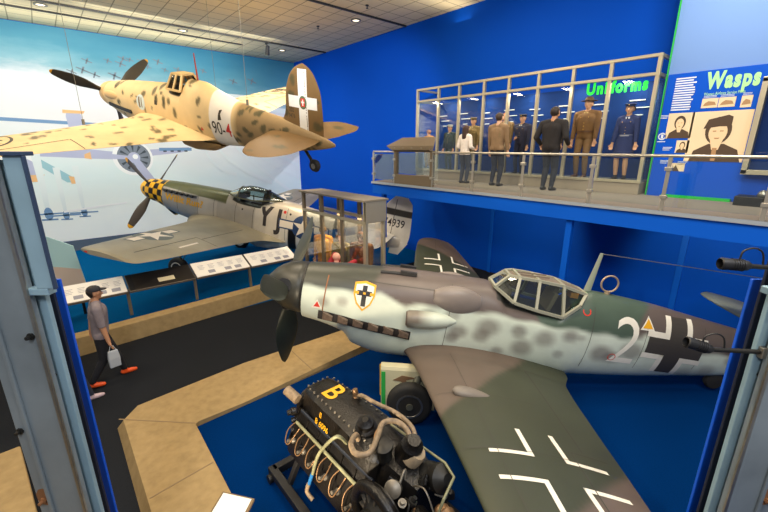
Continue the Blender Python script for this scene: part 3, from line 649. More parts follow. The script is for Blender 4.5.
    # chin intake, exhausts, belly radiator
    for side in (1, -1):
        mb = MB(); mb.loft([[(x, side*(.395+b+dy), z+dz) for dy, dz in ((-.03, -.045), (.02, -.045), (.02, .045), (-.03, .045))] for x, z, b in ((-.85, -.16, 0), (-2.0, -.22, .04))]); mb.build('exhaust_row', blackpaint, root, off)
        mb = MB(); rings = []
        for i in range(13):
            q = i/12; rr = .12*math.sin(PI*(.2+.79*q))**.7; x = -.75-q*.9; rings.append([(x, side*(.36+rr*.6*math.cos(a)), .08+rr*math.sin(a)) for a in np.linspace(0, 2*PI, 17)[:-1]])
        mb.loft(rings); mb.build('gun_fairing', [mat('spinner_sand')], root, off, smooth=60)
    mb = MB(); mb.loft([[(x, w*math.cos(t), -.55-h*max(math.sin(t), 0)**.6) for t in np.linspace(0, PI, 15)] for x, w, h in ((-3.9, .34, .34), (-4.3, .36, .36), (-4.9, .34, .28), (-5.4, .26, .06))], closed=False); rad = mb.build('radiator', [mat('radiator_sand', (176, 136, 76), .6)], root, off, smooth=60)
    mb = MB(); mb.add([(-3.95, .31*math.cos(t), -.55-.31*max(math.sin(t), 0)**.6) for t in np.linspace(0, PI, 15)], [tuple(range(15))]); mb.build('radiator_core', blackpaint, rad)
    # tail
    def tcol(P):
        c = spotty(np.tile(SHADE_BROWN*1.1, (len(P), 1)), P[:, 0], P[:, 2]+np.where(P[:, 1] < 0, .4, 0), [(-7.75, .85, .14, .3, .6), (-8.42, .3, .13, .2, .7), (-7.55, .5, .1, 1, .6), (-7.8, 1.15, .12, 1.4, .6), (-7.7, .2, .1, .4, .6), (-8.4, .8, .08, .4, .6)]); return c
    mb = MB(); mb.loft(wing_rings([(.05, -7.0), (.3, -7.38), (.5, -7.5), (.9, -7.56), (1.2, -7.68), (1.38, -7.86), (1.46, -8.05)], [(.05, -8.55), (.3, -8.56), (.9, -8.52), (1.2, -8.4), (1.38, -8.25), (1.46, -8.08)], [(0, 0), (1.5, 0)], [(.05, .09), (1.5, .08)], .05, 1.46, .03, 1, 24, 0, True))
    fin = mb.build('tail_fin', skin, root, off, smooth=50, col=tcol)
    for side in (1, -1):
        decal('tail_cross', [polys2d(rect(-.115, .115, -.66, .62), rect(-.40, -.115, -.115, .115), rect(.115, .36, -.115, .115))+(0,)], fin, mats=[whitepaint], o=(-8.06, 0, .74), u=(-side, 0, 0), v=(0, 0, 1), n=(0, side, 0), label='white cross')
        decal('tail_crest', [polys2d(circ(0, 0, .1, 20, .13))+(0,), polys2d(rect(-.05, .05, -.08, .08))+(1,), polys2d(rect(-.015, .015, -.06, .06), rect(-.04, .04, -.01, .02))+(2,)], fin, mats=[mat('crest_green', (92, 108, 72), .6), redpaint, whitepaint], o=(-8.06, 0, .74), u=(-side, 0, 0), v=(0, 0, 1), n=(0, side, 0), off=.008, step=.03, label='small crest')
        decal('tail_lettering', [text2d('M.C. 202\nM.M. 9476', .12, .004, sx=.8)+(0,)], fin, mats=[blk], o=(-7.62 if side > 0 else -7.66, 0, .5), u=(-side, 0, 0), v=(0, 0, 1), n=(0, side, 0), step=.03)
        decal('rudder_line', [polys2d([(.05, .0), (.065, .0), (.02, 1.35), (.005, 1.35)])+(0,)], fin, mats=[seam_brown], o=(-8.1 if side > 0 else -8.14, 0, .05), u=(-side, 0, 0), v=(0, 0, 1), n=(0, side, 0))
        def pcol(P): return spotty(np.tile(SHADE_BROWN*.95, (len(P), 1)), P[:, 0], np.abs(P[:, 1]), [(-8.2, .95, .16, .3, .7), (-7.7, .5, .1, .3, .6), (-7.9, 1.45, .08, .3, .6)])
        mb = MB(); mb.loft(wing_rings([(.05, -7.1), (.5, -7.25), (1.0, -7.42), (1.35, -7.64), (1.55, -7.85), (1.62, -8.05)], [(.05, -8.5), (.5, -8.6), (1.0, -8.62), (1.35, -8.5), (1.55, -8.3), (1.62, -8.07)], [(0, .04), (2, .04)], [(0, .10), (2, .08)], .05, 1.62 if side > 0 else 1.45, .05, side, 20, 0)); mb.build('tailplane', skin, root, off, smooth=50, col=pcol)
    mb = MB(); mb.tube([(-8.0, 0, -.25), (-8.15, 0, -.42), (-8.22, .05, -.52)], .035, 10); tw = mb.build('tail_wheel_leg', darksteel, root, off, smooth=40)
    mb = MB(); mb.lathe([(-.06, .05), (-.055, .12), (0, .145), (.055, .12), (.06, .05)], (-8.26, 0, -.55), (0, 1, 0), 22); wh = mb.build('tail_wheel', rubber, tw, smooth=40)
    mb = MB(); mb.lathe([(-.064, .01), (-.064, .06), (.064, .06), (.064, .01)], (-8.26, 0, -.55), (0, 1, 0), 16); mb.build('wheel_hub', steel, wh)
    # suspension cables straight up to the ceiling
    Mw = Euler((R(pose[1][2]), R(pose[1][1]), R(pose[1][0]))).to_matrix()
    for q in ((-2.6, 1.9, -.2), (-2.6, -1.9, -.2), (-6.3, 0, .45)):
        p = Vector(q); wz = (Vector(pose[0])+Mw@p).z; up = Mw.inverted()@Vector((0, 0, 8.1-wz)); up.x /= .96; mb = MB(); mb.tube([p, p+up], .005, 6); mb.lathe([(0, .03), (.12, .03)], p, up, 10); mb.build('suspension_cable', mat('cable_grey', (120, 118, 108), .5, .5), root, off)
seam_brown = mat('seam_brown', (96, 72, 40), .6)
build_sand_fighter()

# ================================================================== ROOM
def brickgrid(name, col, line, sz, w, rough=.8):
    m = mat(name, col, rough, noise=(1.2, .05)); nt = m.node_tree; b = nt.nodes['Principled BSDF']
    tc = nt.nodes.new('ShaderNodeTexCoord'); br = nt.nodes.new('ShaderNodeTexBrick'); br.offset = 0
    br.inputs['Scale'].default_value = 1; br.inputs['Brick Width'].default_value = sz; br.inputs['Row Height'].default_value = sz; br.inputs['Mortar Size'].default_value = w
    br.inputs['Color1'].default_value = lin(col)+(1,); br.inputs['Color2'].default_value = lin(tuple(v*.96 for v in col))+(1,); br.inputs['Mortar'].default_value = lin(line)+(1,)
    nt.links.new(tc.outputs['Object'], br.inputs['Vector']); nt.links.new(br.outputs['Color'], b.inputs['Base Color']); return m
bluewall = mat('blue_wall', (0, 72, 186), .7, spec=.08, noise=(.5, .03), bump=(40, .05))
bluecarpet = mat('blue_carpet', (0, 80, 132), .95, spec=.02, noise=(60, .12), bump=(220, .3)); deepcarpet = mat('deep_blue_carpet', (0, 40, 92), .95, spec=.02, noise=(60, .12), bump=(220, .3))
darkcarpet = mat('dark_carpet', (36, 38, 42), .95, spec=.03, noise=(50, .12), bump=(200, .3))
beige = mat('beige_carpet', (162, 138, 98), .95, spec=.03, noise=(9, .12), bump=(160, .35))
champ = mat('champagne_metal', (186, 176, 152), .38, .55)
MX = 10.6; MY = 19.26; CZ = 8.1
struct('floor', MB().bb(-7, MX+.2, -3, MY+.2, -.1, 0), darkcarpet)
struct('ceiling', MB().bb(-7, MX+.2, -3, MY+.2, CZ, CZ+.1), brickgrid('ceiling_tile', (226, 212, 172), (152, 140, 110), .61, .016))
struct('wall_right', MB().bb(MX, MX+.2, -3, MY+.2, 0, CZ), bluewall)
struct('wall_far', MB().bb(-7, MX, MY, MY+.2, 0, CZ), bluewall)
struct('baseboard_far', MB().bb(-7, MX, MY-.06, MY, 0, .40), mat('baseboard_grey', (84, 100, 118), .6))
# blue display floor round the silver fighter, with its low beige kerb
struct('platform_far', MB().bb(-7, MX, 9.3, MY-.06, 0, .012), bluecarpet)
mb = MB(); mb.prism([(-7, 9.02), (0, 9.05), (4.9, 9.42), (4.9, 9.72), (0, 9.35), (-7, 9.32)], 0, .40); struct('kerb_far', mb, beige, bevel=.015)
# blue display floor round the grey fighter, with its beige carpeted kerb
mb = MB(); mb.prism([(.9, -3), (10.6, -3), (10.6, 5.5), (.9, 5.3)], .0, .10); struct('platform_near', mb, deepcarpet)
def kerb(poly_out, poly_in, z=.15, sl=.06):
    mb = MB(); mid = [(a[0]+(b[0]-a[0])*sl, a[1]+(b[1]-a[1])*sl) for a, b in zip(poly_out, poly_in)]
    mb.loft([[(a[0], a[1], 0), (m[0], m[1], z), (b[0], b[1], z), (b[0], b[1], 0)] for a, m, b in zip(poly_out, mid, poly_in)]); return mb
struct('kerb_near', kerb([(.12, -3), (.13, 2.0), (.14, 6.17), (.38, 6.44), (2.2, 6.58), (4.1, 6.46), (7.2, 6.3)], [(.96, -3), (.96, 3.5), (1.0, 5.30), (1.04, 5.34), (1.72, 5.32), (3.9, 5.5), (7.2, 5.6)], .15, .10), beige)
mb = MB(); 
for pts in ([(1.0, 5.33), (.18, 6.15)], [(3.0, 5.43), (3.05, 6.5)], [(4.6, 5.54), (4.65, 6.4)], [(.24, 4.35), (.96, 4.42)], [(.24, 2.9), (.96, 2.95)]): mb.beam(pts[0]+(.1515,), pts[1]+(.1515,), .018, .004)
struct('kerb_seams', mb, mat('seam_tape', (140, 118, 86), .9))
mb = MB(); mb.prism([(-4.5, 2.5), (-.72, 2.5), (-.72, 4.9), (-.9, 6.41), (-4.5, 6.2)], 0, .15); struct('kerb_left', mb, beige, bevel=.02)

# ---- painted mural on the far wall
def mural():
    m = bpy.data.materials.new('mural_sky'); m.use_nodes = True; nt = m.node_tree; b = nt.nodes['Principled BSDF']; b.inputs['Roughness'].default_value = .8
    tc = nt.nodes.new('ShaderNodeTexCoord'); mp = nt.nodes.new('ShaderNodeMapping'); mp.inputs['Scale'].default_value = (.22, 1, .75)
    n = nt.nodes.new('ShaderNodeTexNoise'); n.inputs['Scale'].default_value = 1.3; n.inputs['Detail'].default_value = 6; n.inputs['Roughness'].default_value = .55
    sp = nt.nodes.new('ShaderNodeSeparateXYZ'); nt.links.new(tc.outputs['Object'], mp.inputs[0]); nt.links.new(mp.outputs[0], n.inputs['Vector']); nt.links.new(tc.outputs['Object'], sp.inputs[0])
    a1 = nt.nodes.new('ShaderNodeMath'); a1.operation = 'MULTIPLY_ADD'; a1.inputs[1].default_value = 2.2; nt.links.new(n.outputs['Fac'], a1.inputs[0]); nt.links.new(sp.outputs[2], a1.inputs[2])
    a2 = nt.nodes.new('ShaderNodeMath'); a2.operation = 'MULTIPLY_ADD'; a2.inputs[1].default_value = .10; nt.links.new(sp.outputs[0], a2.inputs[0]); nt.links.new(a1.outputs[0], a2.inputs[2])
    mr = nt.nodes.new('ShaderNodeMapRange'); mr.inputs[1].default_value = 1.0; mr.inputs[2].default_value = 10.0; nt.links.new(a2.outputs[0], mr.inputs[0])
    cr = nt.nodes.new('ShaderNodeValToRGB'); e = cr.color_ramp.elements
    stops = [(0, (246, 250, 247)), (.22, (232, 244, 242)), (.36, (216, 236, 238)), (.46, (222, 234, 236)), (.60, (226, 228, 232)), (.73, (218, 226, 234)), (.775, (136, 184, 200)), (.86, (82, 150, 176)), (1, (50, 128, 164))]
    e[0].position, e[0].color = stops[0][0], lin(stops[0][1])+(1,); e[1].position, e[1].color = 1, lin(stops[-1][1])+(1,)
    for p, c in stops[1:-1]: q = e.new(p); q.color = lin(c)+(1,)
    nt.links.new(mr.outputs[0], cr.inputs[0]); nt.links.new(cr.outputs[0], b.inputs['Base Color'])
    pal = [m]+[mat('mural_'+k, c, .8) for k, c in dict(lavender=(176, 184, 212), grey=(120, 132, 146), dark=(64, 74, 84), white=(236, 242, 244), orange=(232, 186, 130), bluegrey=(112, 150, 190), teal=(150, 196, 208), mist=(222, 236, 238)).items()]
    LAV, GRY, DRK, WHI, ORA, BLG, TEA, MIST = range(1, 9)
    mb = MB(); mb.bb(-7, MX, MY-.03, MY, .42, CZ-.02)
    lay = [0]
    def P(polys, mi):
        lay[0] += 1; sheet(mb, *polys2d(*polys), (0, MY-.031-.0003*lay[0], 0), (1, 0, 0), (0, 0, 1), mi)
    # big bomber: wing band, engine, propeller blades
    P([[(-4.5, 4.35), (-1, 4.17), (1.5, 3.9), (2.3, 3.8), (5.1, 3.98), (5.15, 3.86), (4.7, 3.74), (2.3, 3.5), (-1, 3.72), (-4.5, 3.8)]], LAV)
    P([[(-4.5, 4.95), (-.8, 4.98), (2.5, 4.86), (4.2, 4.70), (4.2, 4.62), (2.4, 4.75), (-.8, 4.86), (-4.5, 4.83)]], BLG)
    P([rect(3.9, 5.2, 3.82, 3.95)], BLG); P([rect(4.05+.28*i, 4.18+.28*i, 3.78, 3.84) for i in range(4)], DRK)
    P([circ(2.9, 3.56, .72)], WHI); P([circ(2.93, 3.56, .6)], GRY)
    P([[(2.93+.2*math.cos(a), 3.56+.2*math.sin(a)), (2.93+.52*math.cos(a-.1), 3.56+.52*math.sin(a-.1)), (2.93+.52*math.cos(a+.1), 3.56+.52*math.sin(a+.1))] for a in np.linspace(0, 2*PI, 13)[:-1]], DRK)
    P([circ(2.93, 3.56, .22)], LAV); P([circ(2.98, 3.6, .1)], WHI)
    P([[(2.85, 3.45), (3.1, 3.5), (3.62, 2.55), (3.4, 2.35), (3.2, 2.5)], [(2.85, 3.62), (2.7, 3.5), (1.4, 3.55), (1.3, 3.7), (1.6, 3.8)]], LAV)
    P([[(1.28, 3.57), (1.5, 3.52), (1.5, 3.8), (1.3, 3.72)]], ORA)
    P([[(-.3, 3.5), (-.1, 3.62), (.82, 2.86), (.86, 2.66), (.6, 2.68)]], TEA); P([[(.68, 2.92), (.95, 2.85), (.95, 2.62), (.72, 2.62)]], ORA)
    P([circ(-.6, 3.35, .55)], WHI); P([circ(-.55, 3.2, .4)], LAV); P([[(-1, 2.75), (-.2, 2.75), (0, 3.0), (-1, 3.0)]], ORA)
    P([[(1.02, 4.17), (1.34, 4.17), (1.46, 5.1), (1.4, 5.27), (1.02, 5.25), (.98, 5.1)]], LAV); P([[(.9, 5.2), (1.52, 5.2), (1.58, 5.30), (.92, 5.32)]], ORA)
    # distant bombers with their vapour trails
    for x, z, s in ((-.15, 1.55, 1.2), (.35, 1.45, .9), (.92, 1.5, .9)):
        P([[(x-.05*s, z), (x+.05*s, z), (x+.13*s, z+2.0*s), (x-.10*s, z+2.0*s)]], MIST)
        P([circ(x, z, .11*s, 14, .2*s), [(x-.5*s, z+.03), (x-.5*s, z-.02), (x+.5*s, z-.04), (x+.5*s, z+.01)], [(x-.2*s, z-.2*s), (x+.2*s, z-.22*s), (x+.2*s, z-.17*s), (x-.2*s, z-.15*s)]], BLG)
    P([[(.3, 1.62), (2.4, 1.78), (2.4, 1.72), (.3, 1.54)]], WHI)
    # little bombers high in the formation
    for x, z in ((1.96, 7.08), (1.44, 6.65), (1.78, 6.75), (2.62, 7.17), (3.03, 7.11), (3.13, 7.3), (3.96, 7.12), (4.36, 7.35), (4.58, 7.07), (5.08, 7.13), (3.36, 7.3), (3.75, 7.3), (2.12, 6.62), (2.76, 6.65), (5.4, 6.9), (6.1, 7.2), (7.4, 6.9), (8.3, 7.0), (9.6, 6.4)):
        s = rnd.uniform(.5, .85); P([[(x-.3*s, z+.10*s), (x-.25*s, z+.13*s), (x+.26*s, z-.06*s), (x+.2*s, z-.1*s)], [(x-.12*s, z-.16*s), (x-.05*s, z-.17*s), (x+.09*s, z+.17*s), (x+.0*s, z+.16*s)]], GRY)
    # curved vapour trails
    def trail(p0, p1, p2, w):
        q = [((1-t)**2*p0[0]+2*t*(1-t)*p1[0]+t*t*p2[0], (1-t)**2*p0[1]+2*t*(1-t)*p1[1]+t*t*p2[1]) for t in np.linspace(0, 1, 18)]
        P([[(a[0], a[1]+w), (b[0], b[1]+w), (b[0], b[1]-w), (a[0], a[1]-w)] for a, b in zip(q[:-1], q[1:])], MIST)
    for a in (((5.75, 4.0), (5.9, 3.0), (7.1, 2.7), .09), ((6.4, 3.9), (6.9, 3.0), (8.9, 2.2), .10), ((7.2, 4.0), (8.2, 3.0), (9.9, 1.7), .10), ((7.9, 3.9), (8.9, 3.2), (10.5, 2.4), .11), ((8.7, 3.9), (9.6, 3.5), (10.5, 3.0), .09), ((9.2, 4.0), (9.9, 3.8), (10.5, 3.5), .07), ((5.0, 6.2), (7.8, 6.35), (10.4, 6.1), .10), ((6.2, 5.6), (8.3, 5.9), (10.4, 5.7), .12), ((7, 5.1), (9, 5.35), (10.4, 5.2), .09)): trail(*a)
    o = mb.build('mural', pal); tag(o, 'wide painted mural of bombers in a cloudy blue sky on the far wall', 'mural')
mural()

# ---- ceiling fittings
trackm = mat('track_black', (40, 38, 36), .5)
for y, x0, x1, lb in ((16.2, -4, MX-.05, 'long dark lighting track on the ceiling nearest the mural'), (17.3, -4, 7.2, 'second dark lighting track on the ceiling beside the mural'), (11.0, 2.5, MX-.05, 'dark lighting track on the ceiling running into the blue wall')):
    tag(MB().bb(x0, x1, y-.03, y+.03, CZ-.05, CZ).build('lighting_track', trackm), lb, 'lighting track')
t = empty('spotlight', (7.75, 15.84+.36, CZ-.05), (0, 0, 0), 'small black spotlight hanging from the ceiling track', 'spotlight')
MB().bb(-.03, .03, -.1, .1, -.06, 0).build('track_adapter', blackpaint, t); mb = MB(); mb.tube([(0, 0, -.06), (0, 0, -.2)], .015); mb.build('stem', blackpaint, t)
mb = MB(); mb.lathe([(-.17, .05), (-.15, .075), (.12, .085), (.17, .09), (.17, .075), (.1, .07)], (0, -.02, -.28), (.1, .5, -1), 20); mb.build('lamp_head', blackpaint, t, smooth=40)
lampglow = mat('lamp_glow', (255, 240, 210), .5, emit=((255, 236, 200), 3))
for x, y, lb in ((8.85, 11.66, 'recessed ceiling light above the blue wall'), (8.9, 17.15, 'recessed ceiling light in the far corner by the mural'), (.81, 16.3+.35, 'recessed ceiling light at the left above the mural'), (4.76, 16.75, 'recessed ceiling light above the sand coloured fighter')):
    t = empty('ceiling_light', (x, y, CZ), (0, 0, 0), lb, 'ceiling light')
    mb = MB(); mb.lathe([(0, .17), (-.03, .17), (-.03, .12), (0, .11)], (0, 0, 0), (0, 0, 1), 28); mb.build('trim_ring', mat('trim_grey', (120, 118, 110), .4, .4), t, smooth=30)
    mb = MB(); mb.lathe([(-.012, .002), (-.012, .118), (-.004, .118)], (0, 0, 0), (0, 0, 1), 28); mb.build('lens', lampglow, t)
for x, y, lb in ((8.24, 13.08, 'small sprinkler head on the ceiling, the farther one'), (8.25, 10.3, 'small sprinkler head on the ceiling, the nearer one')):
    mb = MB(); mb.lathe([(0, .05), (-.02, .05), (-.03, .015), (-.08, .015), (-.085, .04), (-.095, .04)], (x, y, CZ), (0, 0, 1), 16); tag(mb.build('sprinkler', darksteel), lb, 'sprinkler')

# ---- mezzanine
bluetrim = mat('blue_fascia', (0, 84, 196), .6, spec=.15)
mezzcarpet = mat('mezzanine_carpet', (128, 118, 108), .9, noise=(30, .08))
mb = MB(); mb.prism([(7.45, -3), (10.6, -3), (10.6, 9.5), (9.3, 9.5), (7.45, 9.13)], 2.65, 2.985); struct('mezzanine_slab', mb, bluetrim)
mb = MB(); mb.prism([(7.43, -3), (10.6, -3), (10.6, 9.5), (9.3, 9.5), (7.43, 9.13)], 2.985, 3.0); struct('mezzanine_floor', mb, mezzcarpet)
struct('trim_1', MB().bb(7.40, 7.46, -3, 9.13, 2.94, 3.0), mat('edge_strip', (176, 186, 196), .35, .5))
for i, (y, lb) in enumerate(((8.77, 'round blue support post under the mezzanine beside the white tail fin'), (3.21, 'square blue support post under the mezzanine behind the cockpit'))):
    p = MB().bb(7.54, 7.66, y-.06, y+.06, .1 if y < 5.5 else 0, 2.65).build('support_post', bluetrim, bevel=.008); tag(p, lb.replace('round', 'slim').replace('square', 'wide'), 'post')
for i, y in enumerate((6.9, 1.9)): struct('trim_%d' % (i+2), MB().bb(MX-.05, MX, y-.06, y+.06, 0, 2.65), bluetrim)
# Wasps wall: the part of the right wall that steps forward
struct('wall_mezzanine', MB().bb(9.76, MX, -3, 2.60, 3.0, CZ), mat('light_blue_wall', (112, 146, 204), .6, spec=.1))
tag(MB().bb(9.72, 9.77, 2.60, 2.622, 3.0, CZ).build('corner_strip', mat('bright_green', (26, 176, 62), .45)), 'thin bright green strip on the corner beside the Wasps wall', 'trim strip')
gw = MB().bb(9.72, 9.76, -3, 2.58, 3.0, 5.37).build('wall_graphic_panel', mat('deep_blue_panel', (0, 78, 196), .5, spec=.15)); tag(gw, 'deep blue graphic panel headed Wasps on the mezzanine wall', 'wall panel')
FR = dict(u=(0, -1, 0), v=(0, 0, 1))
palegreen = mat('pale_green', (168, 236, 160), .5); brightgreen = mat('bright_green'); white = mat('ink_white', (214, 224, 236), .6); sepia = mat('sepia_paper', (226, 204, 170), .7); sepd = mat('sepia_dark', (74, 56, 40), .7); sepm = mat('sepia_mid', (168, 130, 92), .7); sepf = mat('sepia_face', (232, 200, 162), .7)
def onwall(name, layers, y, z, mats, parent, x=9.72):
    mb = MB()
    for i, (vs, fs, mi) in enumerate(layers): sheet(mb, vs, fs, (x-.003-.0012*i, y, z), (0, -1, 0), (0, 0, 1), mi)
    return mb.build(name, mats, parent)
vs, fs = text2d('Wasps', .39, .05, space=1.2); k = .76/(max(v[0] for v in vs)-min(v[0] for v in vs))
onwall('heading_text', [([(a*k, b) for a, b in vs], fs, 0)], 1.575, 5.17, [palegreen], gw)
onwall('subheading_text', [text2d('Women Airforce Service Pilots', .075, .003, sx=.62)+(0,)], 1.66, 4.95, [palegreen], gw)
onwall('text_column', [polys2d(*[rect(-.17, .17-.06*rnd.random(), -.018+.30-k*.044, .006+.30-k*.044) for k in range(14)])+(0,)], 2.27, 4.98, [white], gw)
for y, z, w_, h_ in ((1.84, 4.79, .24, .17), (1.59, 4.79, .24, .17), (1.32, 4.78, .15, .2)):
    onwall('small_photo', [polys2d(rect(-w_/2, w_/2, -h_/2, h_/2))+(0,), polys2d([(-w_*.4, -h_*.3), (w_*.42, -h_*.22), (w_*.3, h_*.1), (-w_*.1, h_*.2), (-w_*.3, 0)])+(1,)], y, z, [sepia, sepm], gw)
    onwall('caption', [polys2d(*[rect(-w_*.45, w_*.35, k*.022, k*.022+.008) for k in range(2)])+(0,)], y, z+h_/2+.015, [white], gw)
def portrait(y, z, w_, h_, cap):
    f = lambda pts: [(a*w_, b*h_) for a, b in pts]
    L = [polys2d(rect(-w_/2, w_/2, -h_/2, h_/2))+(0,)]
    L.append(polys2d(f([(-.42, -.5), (-.36, -.28), (-.12, -.14), (.14, -.14), (.38, -.26), (.46, -.5)]))+(1,))
    L.append(polys2d(f(circ(.0, .12, .22, 22, .27)))+(1,)); L.append(polys2d(f([(-.12, -.02), (.12, -.02), (.06, -.26), (-.05, -.26)]))+(2,))
    L.append(polys2d(f(circ(.0, .08, .155, 22, .20)))+(2,))
    if cap: L.append(polys2d(f([(-.26, .16), (-.2, .34), (.12, .42), (.2, .38), (.2, .2), (0, .2)]))+(1,))
    L.append(polys2d(f([(-.09, .12), (-.03, .12), (-.03, .10), (-.09, .10)]), f([(.03, .12), (.09, .12), (.09, .10), (.03, .10)]), f([(-.05, -.02), (.05, -.02), (.03, -.045), (-.03, -.045)]))+(3,))
    if cap: L.append(polys2d(f([(-.04, -.22), (.04, -.22), (.05, -.48), (-.03, -.48)]))+(3,)); 
    onwall('portrait_photo', L, y, z, [sepia, sepd, sepf, sepm], gw)
portrait(2.24, 4.40, .42, .48, False); portrait(1.62, 4.18, .88, .92, True); portrait(2.13, 4.0, .21, .24, False)
onwall('portrait_photo', [polys2d(rect(-.11, .11, -.08, .08))+(0,), polys2d([(-.1, -.08), (-.04, .04), (.03, -.08)])+(1,)], 2.13, 3.60, [sepia, sepd], gw)
onwall('round_badge', [polys2d(*ringpolys(0, 0, .05, .07, 18), rect(-.02, .02, -.04, .04), rect(-.07, .07, -.11, -.095))+(0,)], 2.50, 4.2, [white], gw)
for y, z in ((2.36, 3.98), (2.36, 3.72), (2.06, 3.70), (2.5, 4.6)): onwall('caption', [polys2d(*[rect(-.09, .07-.02*k, -k*.026, -k*.026+.01) for k in range(3)])+(0,)], y, z, [white], gw)
tag(MB().bb(9.60, 9.71, 1.2, 2.3, 3.0, 3.05).build('floor_strip', brightgreen), 'low green strip on the mezzanine floor under the Wasps wall', 'strip')
t = empty('floor_display_box', (9.35, .75, 3.0), (0, 0, 0), 'low grey display box on the mezzanine floor at the far right', 'display box')
MB().bb(-.2, .25, -.5, .35, 0, .16).build('box_body', darksteel, t, bevel=.01); mb = MB(); mb.sphere((-.05, .0, .2), .08, 10); mb.build('bright_dome', steel, t, smooth=60)

# ---- railing with glass panes
rglass = glass('railing_glass', (247, 252, 251), .2)
railm = mat('rail_steel', (178, 172, 160), .3, .7)
RY = [9.1, 8.17, 6.76, 5.5, 4.25, 2.89, 1.75, .55, -.7]
t = empty('railing', (7.47, 4, 3.0), (0, 0, 0), 'steel handrail with glass panes along the mezzanine edge', 'railing')
mb = MB()
for a, b in ((9.1, 8.17), (6.76, -2.5)): mb.tube([(0, a-4, .86), (0, b-4, .86)], .024, 14)
mb.build('handrail', railm, t, smooth=40)
for y in RY:
    mb = MB(); mb.bb(-.012, .012, y-4-.028, y-4+.028, 0, .845); mb.build('post', railm, t, bevel=.003)
    for z in (.22, .66): MB().bb(-.035, .035, y-4-.05, y-4+.05, z-.03, z+.03).build('clamp', railm, t, bevel=.006)
for a, b in ((9.1, 8.17), (6.76, 5.5), (5.5, 4.25), (4.25, 2.89), (2.89, 1.75), (1.75, .55), (.55, -.7)):
    MB().bb(-.006, .006, b-4+.04, a-4-.04, .07, .80).build('glass_pane', rglass, t)
# reading panel set into the railing
brownm = mat('bronze_brown', (118, 104, 84), .5, .3)
t = empty('reading_panel', (7.47, 7.46, 3.0), (0, 0, 0), 'brown reading panel with a sloped hood set in the railing', 'reading panel')
MB().bb(-.02, .1, -.69, .70, .0, .26).build('lower_panel', brownm, t, bevel=.004)
for y in (-.67, .68): MB().bb(-.02, .1, y-.035, y+.035, .26, .9).build('side_post', brownm, t)
mb = MB(); mb.loft([[(-.14, y, .92), (-.14, y2, 1.02), (.22, y3, 1.24), (.26, y3, 1.22), (.0, y, .86)] for y, y2, y3 in ((-.70, -.86, -.56), (.72, .90, .62))]); hd = mb.build('hood', brownm, t)
mb = MB()
for y in np.linspace(-.45, .55, 4): mb.sphere((-.155, y, .965), .013, 6)
mb.build('hood_studs', steel, hd)
MB().bb(.03, .04, -.62, .63, .28, .84).build('glass_pane', rglass, t)

# ---- uniform show case on the mezzanine
CYS = [9.41, 8.51, 7.71, 6.85, 6.08, 5.26, 4.42, 3.62, 2.74]
cglass = glass('case_glass', (250, 252, 253), .05)
uc = empty('uniform_case', (9.6, 6.0, 3.0), (0, 0, 0), 'long glass fronted show case headed Uniforms on the mezzanine', 'show case')
MB().bb(0, .98, -3.28, 3.42, 0, .25).build('plinth', mat('plinth_taupe', (150, 138, 122), .6), uc, bevel=.005)
for y in CYS: MB().bb(-.03, .05, y-6-.035, y-6+.035, .25, 2.76).build('mullion', champ, uc, bevel=.004)
for z in (.27, 2.40, 2.745): MB().bb(-.035, .055, -3.30, 3.44, z-.03, z+.03).build('rail', champ, uc, bevel=.004)
for y in (CYS[0], CYS[-1]):
    for z in (2.40, 2.745): MB().bb(.055, .96, y-6-.03, y-6+.03, z-.03, z+.03).build('side_rail', champ, uc)
for a, b in zip(CYS[:-1], CYS[1:]): MB().bb(.0, .012, b-6+.035, a-6-.035, .30, 2.37).build('glass_pane', cglass, uc)
for y in (CYS[0], CYS[-1]): MB().bb(.055, .96, y-6-.006, y-6+.006, .30, 2.37).build('glass_pane', cglass, uc)
MB().bb(.955, .975, -3.26, 3.41, .25, 2.40).build('case_back', mat('case_back_blue', (14, 50, 112), .7, spec=.1), uc)
MB().bb(.03, .96, -3.26, 3.41, .25, .27).build('case_floor', mat('case_floor_grey', (90, 96, 108), .7), uc)
for body, yc, w_ in (('Uni', 3.86, .44), ('forms', 3.225, .70)):
    vs, fs = text2d(body, .33, .05, space=1.22); x0 = min(v[0] for v in vs); x1 = max(v[0] for v in vs); k = w_/(x1-x0)
    mb = MB(); sheet(mb, [((a-(x0+x1)/2)*k, b) for a, b in vs], fs, (-.012, yc-6, 2.225), (0, -1, 0), (0, 0, 1)); mb.build('heading_text', mat('vinyl_green_glow', (24, 226, 60), .5, emit=((24, 226, 60), .25)), uc)  # vinyl lettering, no lamp: a faint glow is added to its green
for i, (a, b) in enumerate(zip(CYS[:-1], CYS[1:])):
    ym = (a+b)/2-6; mb = MB()
    for k in range(3): mb.bb(.93, .95, ym-.02-.10*(k == 1), ym+.30-.08*k, 1.98-k*.16+.03*(i % 2), 2.0-k*.16+.03*(i % 2))
    mb.build('caption_strip', mat('caption_white', (224, 232, 236), .6), uc)
# second show case at the right
t = empty('show_case', (9.5, .2, 3.5), (0, 0, 0), 'framed show case on the wall to the right of the Wasps panel', 'show case')
for y0, y1, z0, z1 in ((.86, .94, .03, 1.62), (-1.2, .94, .02, .10), (-1.2, .94, 1.56, 1.64)): MB().bb(-.03, .22, y0, y1, z0, z1).build('frame_bar', champ, t, bevel=.004)
MB().bb(.0, .01, -1.2, .86, .1, 1.56).build('glass_pane', cglass, t); MB().bb(.19, .21, -1.2, .86, .1, 1.56).build('case_back', MATS['case_back_blue'], t)

